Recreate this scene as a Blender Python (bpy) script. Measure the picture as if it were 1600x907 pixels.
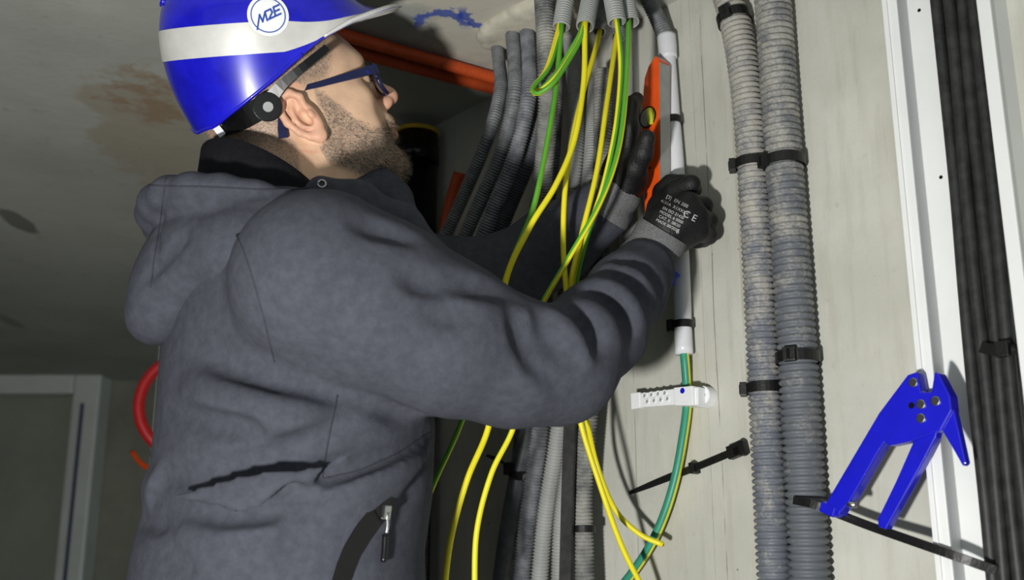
import bpy, bmesh, math, random
import numpy as np
from mathutils import Vector, Matrix
from mathutils.bvhtree import BVHTree

random.seed(7); np.random.seed(7)
for o in list(bpy.data.objects): bpy.data.objects.remove(o, do_unlink=True)
scene = bpy.context.scene
col = scene.collection
R = math.radians

# ------------------------------------------------------------------ camera
CZ = 1.10; FPX = 1750.0; PITCH = R(15)
cam_d = bpy.data.cameras.new('camera'); cam = bpy.data.objects.new('camera', cam_d); col.objects.link(cam)
cam.location = (0, 0, CZ); cam.rotation_euler = (R(90) + PITCH, 0, 0)
cam_d.sensor_width = 36; cam_d.lens = FPX / 1600 * 36; cam_d.clip_start = 0.02
cam_d.dof.use_dof = True; cam_d.dof.focus_distance = 1.42; cam_d.dof.aperture_fstop = 5.0
scene.camera = cam

# ------------------------------------------------------------------ world, lights, exposure
w = bpy.data.worlds.new('world'); scene.world = w; w.use_nodes = True
w.node_tree.nodes['Background'].inputs[0].default_value = (0.80, 0.92, 1.0, 1)
w.node_tree.nodes['Background'].inputs[1].default_value = 0.25
def area(name, loc, target, size, power, colr):
    d = bpy.data.lights.new(name, 'AREA'); d.energy = power; d.shape = 'DISK'; d.size = size; d.color = colr
    o = bpy.data.objects.new(name, d); col.objects.link(o); o.location = loc
    o.rotation_euler = (Vector(target) - Vector(loc)).to_track_quat('-Z', 'Y').to_euler(); return o
area('work_lamp', (-0.40, 0.0, 0.80), (0.05, 1.5, 1.55), 0.09, 21, (1.0, 0.98, 0.94))
scene.view_settings.view_transform = 'Standard'; scene.view_settings.look = 'None'
scene.view_settings.gamma = 1; scene.view_settings.use_curve_mapping = False
scene.view_settings.exposure = 0.40

# ------------------------------------------------------------------ geometry of the view and the wall
Cv = np.array([0, 0, CZ]); RT = np.array([1., 0, 0])
FW = np.array([0, math.cos(PITCH), math.sin(PITCH)]); UP = np.array([0, -math.sin(PITCH), math.cos(PITCH)])
def ray(px, py): return FW + (px - 800) / FPX * RT + (453.5 - py) / FPX * UP
def P(px, py, d): return Cv + d * ray(px, py)
WA = R(50)
WD = np.array([-math.cos(WA), math.sin(WA), 0])          # along the wall, away from the camera
WN = np.array([-math.sin(WA), -math.cos(WA), 0])         # out of the wall into the room
_r = ray(1060, 453.5); W0 = Cv + _r * (1.5 / _r[1])
def WP(px, py, off=0.0):
    r = ray(px, py); o = W0 + WN * off
    return Cv + r * (np.dot(o - Cv, WN) / np.dot(r, WN))
CEIL = CZ + 0.84
def CP(px, py, off=0.0):
    r = ray(px, py); return Cv + r * ((CEIL - off - CZ) / r[2])
def wall_s(p): return float(np.dot(np.asarray(p) - W0, WD))

# ------------------------------------------------------------------ materials
def s2l(c): return tuple(((x / 255) / 12.92 if x / 255 <= .04045 else ((x / 255 + .055) / 1.055) ** 2.4) for x in c) + (1,)
def mat(name, c, rough=.6, metal=0, spec=.5, noise=None, bump=None, sheen=0, coat=0, trans=0, c2=None, ior=1.45):
    """noise=(scale,amount) varies the tone, c2 a second colour; bump=(scale,strength)"""
    m = bpy.data.materials.new(name); m.use_nodes = True; nt = m.node_tree; b = nt.nodes['Principled BSDF']
    base = s2l(c); b.inputs['Base Color'].default_value = base
    b.inputs['Roughness'].default_value = rough; b.inputs['Metallic'].default_value = metal
    b.inputs['Specular IOR Level'].default_value = spec; b.inputs['Sheen Weight'].default_value = sheen
    b.inputs['Coat Weight'].default_value = coat; b.inputs['Transmission Weight'].default_value = trans; b.inputs['IOR'].default_value = ior
    tc = nt.nodes.new('ShaderNodeTexCoord')
    if noise:
        n = nt.nodes.new('ShaderNodeTexNoise'); n.inputs['Scale'].default_value = noise[0]; n.inputs['Detail'].default_value = 8
        n.inputs['Roughness'].default_value = .65
        nt.links.new(tc.outputs['Object'], n.inputs['Vector'])
        cr = nt.nodes.new('ShaderNodeValToRGB'); a = noise[1]
        lo = s2l(c2) if c2 else tuple(x * (1 - a) for x in base[:3]) + (1,)
        hi = base if c2 else tuple(min(1, x * (1 + a)) for x in base[:3]) + (1,)
        cr.color_ramp.elements[0].position = .36; cr.color_ramp.elements[1].position = .64
        cr.color_ramp.elements[0].color = lo; cr.color_ramp.elements[1].color = hi
        nt.links.new(n.outputs['Fac'], cr.inputs['Fac']); nt.links.new(cr.outputs['Color'], b.inputs['Base Color'])
    if bump:
        n2 = nt.nodes.new('ShaderNodeTexNoise'); n2.inputs['Scale'].default_value = bump[0]; n2.inputs['Detail'].default_value = 6
        nt.links.new(tc.outputs['Object'], n2.inputs['Vector'])
        bp = nt.nodes.new('ShaderNodeBump'); bp.inputs['Strength'].default_value = bump[1]; bp.inputs['Distance'].default_value = .002
        nt.links.new(n2.outputs['Fac'], bp.inputs['Height']); nt.links.new(bp.outputs['Normal'], b.inputs['Normal'])
    return m
class NT:
    """small helper for node maths"""
    def __init__(s, m): s.nt = m.node_tree
    def n(s, t, **k):
        x = s.nt.nodes.new(t)
        for a, v in k.items(): setattr(x, a, v)
        return x
    def put(s, sock, v):
        if isinstance(v, bpy.types.NodeSocket): s.nt.links.new(v, sock)
        else: sock.default_value = v
    def m(s, op, a, b=0.0, c=None):
        x = s.n('ShaderNodeMath', operation=op); s.put(x.inputs[0], a); s.put(x.inputs[1], b)
        if c is not None: s.put(x.inputs[2], c)
        return x.outputs[0]
    def v(s, op, a, b=None, out=0):
        x = s.n('ShaderNodeVectorMath', operation=op); s.put(x.inputs[0], a)
        if b is not None: s.put(x.inputs[1], b)
        return x.outputs[out]
    def noise(s, vec, scale, detail=6, rough=.6):
        x = s.n('ShaderNodeTexNoise'); s.put(x.inputs['Vector'], vec); x.inputs['Scale'].default_value = scale
        x.inputs['Detail'].default_value = detail; x.inputs['Roughness'].default_value = rough; return x.outputs['Fac']
    def step(s, x, lo, hi):
        r = s.n('ShaderNodeMapRange', interpolation_type='SMOOTHSTEP'); s.put(r.inputs[0], x)
        r.inputs[1].default_value = lo; r.inputs[2].default_value = hi; return r.outputs[0]
    def mix(s, f, a, b):
        x = s.n('ShaderNodeMix', data_type='RGBA'); s.put(x.inputs[0], f); s.put(x.inputs[6], a); s.put(x.inputs[7], b); return x.outputs[2]

def concrete_wall():
    m = bpy.data.materials.new('wall_concrete'); m.use_nodes = True; h = NT(m); b = m.node_tree.nodes['Principled BSDF']
    pos = h.n('ShaderNodeNewGeometry').outputs['Position']
    s = h.v('DOT_PRODUCT', h.v('SUBTRACT', pos, tuple(W0)), tuple(WD), out=1)
    z = h.n('ShaderNodeSeparateXYZ'); h.put(z.inputs[0], pos); z = z.outputs[2]
    cb = h.n('ShaderNodeCombineXYZ'); h.put(cb.inputs[0], s); h.put(cb.inputs[1], z); uv = cb.outputs[0]
    st = h.n('ShaderNodeCombineXYZ'); h.put(st.inputs[0], s); h.put(st.inputs[1], h.m('MULTIPLY', z, .12)); stv = st.outputs[0]
    n1 = h.noise(uv, 5, 8); n2 = h.noise(stv, 60, 5); n3 = h.noise(uv, 60, 5)
    c = h.mix(h.step(n1, .3, .7), s2l((178, 178, 169)), s2l((194, 194, 185)))
    c = h.mix(h.m('MULTIPLY', h.step(n2, .45, .75), .35), c, s2l((158, 155, 138)))
    c = h.mix(h.m('MULTIPLY', h.step(n3, .62, .74), .25), c, s2l((136, 133, 118)))
    # form-board lines and a stain streak, each with its own wander
    wob = h.m('MULTIPLY', h.m('SUBTRACT', h.noise(uv, 3, 3), .5), .008)
    for px, wd, dark, tone in ((1113, .0007, .75, (96, 92, 80)), (1170, .0008, .6, (110, 106, 92)), (1096, .0005, .5, (120, 116, 100)), (1158, .0022, .45, (146, 136, 112)), (985, .001, .5, (120, 116, 100))):
        s0 = wall_s(WP(px, 420))
        d = h.m('ABSOLUTE', h.m('SUBTRACT', h.m('ADD', s, wob), s0))
        k = h.m('MULTIPLY', h.m('SUBTRACT', 1.0, h.step(d, wd * .5, wd * 1.5)), h.m('MULTIPLY', h.step(h.noise(uv, 9, 4), .35, .55), dark))
        c = h.mix(k, c, s2l(tone))
    # dark specks and chips
    vo = h.n('ShaderNodeTexVoronoi'); h.put(vo.inputs['Vector'], h.v('ADD', uv, h.v('SCALE', uv, None))); vo.inputs['Scale'].default_value = 14
    sp = h.m('MULTIPLY', h.m('SUBTRACT', 1.0, h.step(vo.outputs['Distance'], .02, .06)), h.step(h.noise(uv, 6, 2), .55, .62))
    c = h.mix(h.m('MULTIPLY', sp, .8), c, s2l((70, 64, 52)))
    h.put(b.inputs['Base Color'], c); b.inputs['Roughness'].default_value = .75; b.inputs['Specular IOR Level'].default_value = .3
    bp = h.n('ShaderNodeBump'); bp.inputs['Strength'].default_value = .35; bp.inputs['Distance'].default_value = .003
    h.put(bp.inputs['Height'], h.m('ADD', h.m('ADD', h.m('MULTIPLY', n2, .4), h.m('MULTIPLY', h.noise(uv, 160, 4), .25)), n1)); h.put(b.inputs['Normal'], bp.outputs[0])
    return m
def ceiling_concrete():
    m = bpy.data.materials.new('ceiling_concrete'); m.use_nodes = True; h = NT(m); b = m.node_tree.nodes['Principled BSDF']
    pos = h.n('ShaderNodeNewGeometry').outputs['Position']
    n1 = h.noise(pos, 2.2, 8); n2 = h.noise(pos, 26, 6); n3 = h.noise(pos, 9, 6)
    c = h.mix(h.step(n1, .3, .7), s2l((158, 161, 154)), s2l((178, 181, 174)))
    c = h.mix(h.m('MULTIPLY', h.step(n2, .6, .75), .3), c, s2l((100, 100, 90)))
    def blob(px, py, r, ex, nz=.5):
        p = CP(px, py); q = h.v('MULTIPLY', h.v('SUBTRACT', pos, tuple(p)), (1, ex, 0))
        L = h.v('LENGTH', q, out=1)
        return h.m('SUBTRACT', 1.0, h.step(h.m('ADD', L, h.m('MULTIPLY', h.m('SUBTRACT', n3, .5), r * nz * 2)), r * .75, r * 1.1))
    c = h.mix(h.m('MULTIPLY', blob(262, 215, .14, .5, 1.1), .55), c, s2l((150, 138, 118)))
    c = h.mix(h.m('MULTIPLY', h.m('MULTIPLY', blob(235, 160, .08, .5, 1.3), h.step(n2, .4, .6)), .6), c, s2l((140, 112, 78)))
    c = h.mix(h.m('MULTIPLY', blob(30, 348, .03, .3, .4), .6), c, s2l((40, 40, 36)))
    c = h.mix(h.m('MULTIPLY', blob(15, 502, .03, .25, .4), .35), c, s2l((50, 50, 46)))
    c = h.mix(h.m('MULTIPLY', blob(790, 5, .17, .9, .9), .9), c, s2l((196, 192, 178)))
    # blue chalk marking: arcs with a rough edge
    for (px, py, r, wd, half) in ((690, 42, .036, .009, 1), (775, 14, .05, .008, -1)):
        p = CP(px, py); q = h.v('MULTIPLY', h.v('SUBTRACT', pos, tuple(p)), (1, .8, 0)); L = h.v('LENGTH', q, out=1)
        sx = h.n('ShaderNodeSeparateXYZ'); h.put(sx.inputs[0], q)
        d = h.m('ADD', h.m('ABSOLUTE', h.m('SUBTRACT', L, r)), h.m('MULTIPLY', h.m('SUBTRACT', h.noise(pos, 70, 5), .5), .035))
        k = h.m('MULTIPLY', h.m('SUBTRACT', 1.0, h.step(d, wd * .6, wd * 1.2)), h.step(h.m('MULTIPLY', sx.outputs[1], -half), -.01, .01))
        c = h.mix(h.m('MULTIPLY', k, .85), c, s2l((38, 72, 168)))
    h.put(b.inputs['Base Color'], c); b.inputs['Roughness'].default_value = .7; b.inputs['Specular IOR Level'].default_value = .35
    bp = h.n('ShaderNodeBump'); bp.inputs['Strength'].default_value = .3; bp.inputs['Distance'].default_value = .004
    h.put(bp.inputs['Height'], h.m('ADD', n3, n2)); h.put(b.inputs['Normal'], bp.outputs[0])
    return m

M = {}
M['wall'] = concrete_wall(); M['ceiling'] = ceiling_concrete()
M['back'] = mat('back_concrete', (130, 132, 118), .85, noise=(3, .2), bump=(40, .3))
M['floor'] = mat('floor_concrete', (120, 118, 110), .8, noise=(4, .15), bump=(40, .3))
M['frame'] = mat('frame_paint', (200, 205, 200), .4, noise=(6, .06))
M['leaf'] = mat('door_leaf_grey', (140, 146, 132), .6, noise=(5, .08))
M['blue_line'] = mat('gasket_blue', (70, 80, 104), .6, noise=(30, .1))
M['fleece'] = mat('charcoal_fleece', (68, 70, 79), .95, spec=.15, noise=(90, .13), bump=(700, .35))
M['fleece_dark'] = mat('dark_collar_fabric', (26, 26, 30), .95, spec=.15, noise=(150, .2), bump=(800, .3))
M['seam'] = mat('seam_thread', (50, 51, 60), .9, noise=(300, .2))
M['zip'] = mat('black_zip_tape', (14, 14, 15), .5, noise=(300, .2))
M['chrome'] = mat('bright_metal', (190, 190, 188), .25, metal=1, noise=(60, .1))
M['trousers'] = mat('navy_work_cloth', (38, 40, 48), .9, noise=(80, .2), bump=(500, .3))
M['boot'] = mat('black_boot_leather', (24, 22, 20), .5, noise=(50, .2))
M['helmet'] = mat('blue_helmet_plastic', (26, 26, 196), .28, noise=(30, .1), coat=.4, c2=(18, 16, 168))
M['silver'] = mat('silver_reflective_band', (206, 206, 202), .38, metal=.15, noise=(50, .05))
M['sticker'] = mat('white_sticker', (232, 234, 236), .4, noise=(60, .02))
M['print_blue'] = mat('blue_sticker_print', (36, 72, 160), .45, noise=(60, .05))
M['print_white'] = mat('white_glove_print', (186, 186, 186), .7, noise=(900, .25))
M['blackplastic'] = mat('black_plastic', (13, 13, 14), .22, noise=(60, .2))
M['tie'] = mat('black_nylon', (20, 20, 21), .42, noise=(80, .2), bump=(200, .2))
M['navyplastic'] = mat('navy_glasses_plastic', (26, 30, 66), .3, noise=(60, .15))
M['lens'] = mat('clear_lens', (235, 238, 240), .02, trans=1, ior=1.3, noise=(4, .01))
M['glove'] = mat('black_glove_coating', (20, 20, 22), .55, noise=(120, .3), bump=(350, .5))
M['cuff'] = mat('grey_knit_cuff', (104, 104, 106), .95, noise=(400, .25), bump=(900, .6))
M['bluehem'] = mat('blue_cuff_hem', (44, 56, 150), .9, noise=(300, .2))
M['yellow'] = mat('yellow_insulation', (226, 214, 34), .42, noise=(25, .06))
M['green'] = mat('green_insulation', (86, 158, 44), .42, noise=(25, .08))
M['teal'] = mat('teal_sheath', (50, 138, 112), .42, noise=(25, .08))
M['copper'] = mat('copper_strands', (190, 130, 90), .35, metal=.9, noise=(200, .2))
M['conduit'] = mat('grey_conduit_dusty', (132, 134, 138), .6, noise=(45, .3), c2=(84, 88, 96))
M['conduit_mid'] = mat('grey_conduit', (124, 126, 128), .5, noise=(50, .25), c2=(88, 90, 94))
M['conduit_dark'] = mat('dark_grey_conduit', (94, 96, 100), .5, noise=(40, .3), c2=(62, 64, 70))
M['conduit_lime'] = mat('conduit_plaster_splashed', (150, 150, 144), .8, noise=(22, .5), c2=(70, 72, 76))
M['conduit_light'] = mat('light_grey_conduit', (150, 152, 150), .5, noise=(18, .1))
def big_conduit_mat(name, dust_z, dust_c, base_c):
    m = bpy.data.materials.new(name); m.use_nodes = True; h = NT(m); b = m.node_tree.nodes['Principled BSDF']
    pos = h.n('ShaderNodeNewGeometry').outputs['Position']
    zz = h.n('ShaderNodeSeparateXYZ'); h.put(zz.inputs[0], pos)
    n = h.noise(pos, 34, 10, .75); n2 = h.noise(pos, 260, 4)
    k = h.step(h.m('ADD', h.m('ADD', n, h.m('MULTIPLY', n2, .35)), h.m('MULTIPLY', h.m('SUBTRACT', zz.outputs[2], dust_z), .35)), .56, .86)
    c = h.mix(h.m('MULTIPLY', k, .85), base_c, dust_c); h.put(b.inputs['Base Color'], c)
    b.inputs['Roughness'].default_value = .55; b.inputs['Specular IOR Level'].default_value = .35
    return m
M['big_a'] = big_conduit_mat('big_conduit_dusty', 1.42, s2l((168, 164, 154)), s2l((98, 103, 112)))
M['big_b'] = big_conduit_mat('big_conduit_clean', 1.62, s2l((160, 157, 148)), s2l((92, 96, 102)))
M['pvc'] = mat('white_pvc', (214, 216, 220), .35, noise=(12, .04))
M['trunk'] = mat('white_trunking_pvc', (222, 224, 224), .4, noise=(8, .03))
M['cable_black'] = mat('black_cable_sheath', (30, 30, 31), .5, noise=(60, .35), c2=(50, 50, 50))
M['orange'] = mat('orange_powder_coat', (232, 84, 20), .35, noise=(30, .08))
M['orange_dull'] = mat('orange_conduit', (190, 76, 30), .55, noise=(20, .15))
M['alu'] = mat('milled_aluminium', (170, 172, 172), .38, metal=.6, noise=(40, .08))
M['vial'] = mat('yellow_green_vial', (206, 220, 60), .1, noise=(30, .05), coat=.5)
M['gun'] = mat('blue_enamel', (22, 24, 186), .32, noise=(40, .08), coat=.3)
M['red'] = mat('red_hose', (176, 30, 34), .4, noise=(30, .1))
M['yellow_rim'] = mat('yellow_rim_paint', (206, 168, 40), .5, noise=(40, .1))
M['plaster'] = mat('rough_plaster', (190, 186, 170), .95, noise=(40, .12), bump=(60, .8))
M['beard_d'] = mat('dark_hair', (40, 32, 27), .6, noise=(60, .2))
M['beard_g'] = mat('grey_hair', (150, 142, 130), .6, noise=(60, .2))
M['eye'] = mat('eye_white', (220, 214, 206), .2, noise=(20, .03))
M['iris'] = mat('dark_iris', (44, 28, 18), .15, noise=(200, .2))
def skin_mat():
    m = mat('skin', (214, 178, 149), .5, spec=.35, noise=(45, .07), bump=(350, .15)); h = NT(m); b = m.node_tree.nodes['Principled BSDF']
    src = b.inputs['Base Color'].links[0].from_socket
    at = h.n('ShaderNodeAttribute', attribute_name='hairy')
    tc = h.n('ShaderNodeTexCoord').outputs['Object']
    st = h.step(h.noise(tc, 420, 3, .7), .36, .62)
    k = h.m('MULTIPLY', at.outputs['Fac'], h.m('ADD', .35, h.m('MULTIPLY', st, .45)))
    c = h.mix(k, src, s2l((112, 102, 94)))
    r = h.n('ShaderNodeAttribute', attribute_name='flush'); c = h.mix(h.m('MULTIPLY', r.outputs['Fac'], .5), c, s2l((204, 120, 104)))
    h.put(b.inputs['Base Color'], c); b.inputs['Subsurface Weight'].default_value = .12; b.inputs['Subsurface Scale'].default_value = .004
    return m
M['skin'] = skin_mat()

# ------------------------------------------------------------------ mesh helpers
def new_obj(name, verts, faces, m, parent=None, smooth=True, fmat=None, mats=None):
    me = bpy.data.meshes.new(name)
    me.from_pydata([tuple(map(float, v)) for v in verts], [], [tuple(map(int, f)) for f in faces])
    for x in (mats or [m]): me.materials.append(M[x] if isinstance(x, str) else x)
    if fmat is not None: me.polygons.foreach_set('material_index', list(fmat))
    me.polygons.foreach_set('use_smooth', [smooth] * len(me.polygons)); me.update()
    o = bpy.data.objects.new(name, me); col.objects.link(o)
    if parent is not None: o.parent = parent; o.matrix_parent_inverse = parent.matrix_world.inverted()
    return o
def tag(o, label, cat=None, group=None, kind=None):
    if label: o['label'] = label
    if cat: o['category'] = cat
    if group: o['group'] = group
    if kind: o['kind'] = kind
    return o
def empty(name, loc, label, cat, group=None):
    o = bpy.data.objects.new(name, None); col.objects.link(o); o.location = tuple(map(float, loc)); o.empty_display_size = .02
    bpy.context.view_layer.update(); return tag(o, label, cat, group)
def unit(v): v = np.asarray(v, float); return v / (np.linalg.norm(v) + 1e-12)
def spline(pts, step=.01):
    """centripetal-ish Catmull-Rom through pts, resampled at about `step`"""
    p = np.asarray(pts, float); n = len(p)
    if n == 2:
        k = max(2, int(np.linalg.norm(p[1] - p[0]) / step) + 1); return p[0] + (p[1] - p[0]) * np.linspace(0, 1, k)[:, None]
    e = np.vstack([2 * p[0] - p[1], p, 2 * p[-1] - p[-2]]); out = []
    for i in range(n - 1):
        a, b, c, d = e[i:i + 4]; t = np.linspace(0, 1, 24, endpoint=False)[:, None]
        out.append(.5 * (2 * b + (c - a) * t + (2 * a - 5 * b + 4 * c - d) * t ** 2 + (-a + 3 * b - 3 * c + d) * t ** 3))
    q = np.vstack(out + [p[-1:]]); L = np.concatenate([[0], np.cumsum(np.linalg.norm(np.diff(q, axis=0), axis=1))])
    k = max(3, int(L[-1] / step) + 1); u = np.linspace(0, L[-1], k)
    return np.stack([np.interp(u, L, q[:, i]) for i in range(3)], 1)
def frames(path, hint=None):
    T = np.gradient(path, axis=0); T /= np.linalg.norm(T, axis=1)[:, None] + 1e-12
    N = np.zeros_like(T); h = np.array([0.3, -1, .2]) if hint is None else np.asarray(hint, float)
    v = h - T[0] * np.dot(h, T[0]); N[0] = unit(v)
    for i in range(1, len(T)):
        b = (h if hint is not None else N[i - 1]); v = b - T[i] * np.dot(b, T[i]); N[i] = unit(v)
    return T, N, np.cross(T, N)
def sweep(path, prof, hint=None, scale=None, twist=None, caps=True):
    """prof: list of (n,b) offsets; scale per path point"""
    T, N, B = frames(path, hint); n = len(path); k = len(prof); pr = np.asarray(prof, float)
    sc = np.ones(n) if scale is None else scale
    V = np.zeros((n, k, 3))
    for i in range(n):
        q = pr * sc[i]
        if twist is not None:
            c, s = math.cos(twist[i]), math.sin(twist[i]); q = np.stack([q[:, 0] * c - q[:, 1] * s, q[:, 0] * s + q[:, 1] * c], 1)
        V[i] = path[i] + N[i] * q[:, :1] + B[i] * q[:, 1:]
    idx = np.arange(n * k).reshape(n, k); nx = np.roll(idx, -1, 1)
    F = np.stack([idx[:-1], nx[:-1], nx[1:], idx[1:]], -1).reshape(-1, 4).tolist()
    V = V.reshape(-1, 3)
    if caps: F += [list(idx[0][::-1]), list(idx[-1])]
    return V, F
def circ(r, n): return [(r * math.cos(2 * math.pi * i / n), r * math.sin(2 * math.pi * i / n)) for i in range(n)]
def rect(wd, th): return [(th / 2, wd / 2), (th / 2, -wd / 2), (-th / 2, -wd / 2), (-th / 2, wd / 2)]
def tube(name, pts, r, m, parent=None, sides=14, step=.008, scale=None, smooth=True):
    p = spline(pts, step); V, F = sweep(p, circ(r, sides), scale=None if scale is None else np.interp(np.linspace(0, 1, len(p)), np.linspace(0, 1, len(scale)), scale))
    return new_obj(name, V, F, m, parent, smooth)
def ribbon(name, pts, wd, th, hint, m, parent=None, step=.008, scale=None):
    p = spline(pts, step); V, F = sweep(p, rect(wd, th), hint=hint, scale=None if scale is None else np.interp(np.linspace(0, 1, len(p)), np.linspace(0, 1, len(scale)), scale))
    return new_obj(name, V, F, m, parent, False)
def corrugated(name, pts, r, pitch, m, parent=None, sides=16, depth=.12, hollow=False, jitter=0):
    """ribbed conduit: every rib is real geometry; open mouth with wall thickness when hollow"""
    p = spline(pts, pitch / 4); n = len(p)
    ph = (np.arange(n) % 4); sc = np.where(ph == 0, 1 - depth, np.where(ph == 2, 1.0, 1 - depth * .25))
    if jitter: sc = sc * (1 + np.interp(np.arange(n), np.arange(0, n + 40, 40), np.random.uniform(-jitter, jitter, len(np.arange(0, n + 40, 40)))))
    V, F = sweep(p, circ(r, sides), scale=sc, caps=not hollow)
    if hollow:
        q = p[-min(n, 40):]; V2, F2 = sweep(q, circ(r * .8, sides), caps=False); o = len(V); V = np.vstack([V, V2])
        F += [[a + o for a in f[::-1]] for f in F2]
        e1 = list(range(o - sides, o)); e2 = list(range(len(V) - sides, len(V)))
        F += [[e1[i], e1[(i + 1) % sides], e2[(i + 1) % sides], e2[i]] for i in range(sides)]
        F += [list(range(o, o + sides))[::-1]]
    return new_obj(name, V, F, m, parent)
def striped(name, pts, r, cols, turn0, twist, label, group, split=.5):
    turn0 -= split * math.pi          # turn 0: the first colour faces the room
    """two-colour earth wire: each colour is its own strip of faces running along the insulation"""
    p = spline(pts, .006); sides = 12; L = np.linspace(0, 1, len(p))
    V, F = sweep(p, circ(r, sides), hint=(0, -1, -.25), twist=turn0 + twist * L)
    fm = [0 if (i % sides) < sides * split else 1 for i in range(len(F) - 2)] + [0, 0]
    o = new_obj(name, V, F, None, None, True, fm, list(cols)); tag(o, label, 'wire', group)
    for e, s in ((p[-1], p[-1] - p[-2]), ):
        q = np.array([e - unit(s) * .002, e + unit(s) * .0012]); V, F = sweep(q, circ(r * .55, 8)); new_obj('copper_core', V, F, 'copper', o)
    return o
def prism(name, poly, nrm, th, m, parent=None, bevel=0.0, mats=None):
    """solid plate: poly = 3D points of the front outline, thickness th along -nrm"""
    poly = [np.asarray(p, float) for p in poly]; n = len(poly); nrm = unit(nrm)
    bm = bmesh.new(); a = [bm.verts.new(p) for p in poly]; b = [bm.verts.new(p - nrm * th) for p in poly]
    bm.faces.new(a); bm.faces.new(b[::-1])
    for i in range(n): bm.faces.new((a[i], b[i], b[(i + 1) % n], a[(i + 1) % n]))
    bmesh.ops.recalc_face_normals(bm, faces=bm.faces[:])
    if bevel: bmesh.ops.bevel(bm, geom=bm.edges[:], offset=bevel, segments=2, affect='EDGES', profile=.6)
    me = bpy.data.meshes.new(name); bm.to_mesh(me); bm.free(); me.materials.append(M[m])
    o = bpy.data.objects.new(name, me); col.objects.link(o)
    if parent is not None: o.parent = parent; o.matrix_parent_inverse = parent.matrix_world.inverted()
    return o
def obox(name, c, ax, half, m, parent=None, bevel=0.0):
    """oriented box: centre c, axes ax (3 unit vectors), half sizes"""
    c = np.asarray(c, float); a, b, n = [np.asarray(x, float) for x in ax]
    poly = [c + a * (sx * half[0]) + b * (sy * half[1]) + n * half[2] for sx, sy in ((-1, -1), (1, -1), (1, 1), (-1, 1))]
    return prism(name, poly, n, 2 * half[2], m, parent, bevel)
def disc(name, c, nrm, r, th, m, parent=None, n=20, bevel=0.0, up=(0, 0, 1)):
    nrm = unit(nrm); u = unit(np.cross(up, nrm)); v = np.cross(nrm, u)
    return prism(name, [np.asarray(c) + u * x + v * y for x, y in circ(r, n)], nrm, th, m, parent, bevel)
ZU = np.array([0, 0, 1.]); WR = -WD   # up, and along the wall to the right

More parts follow.
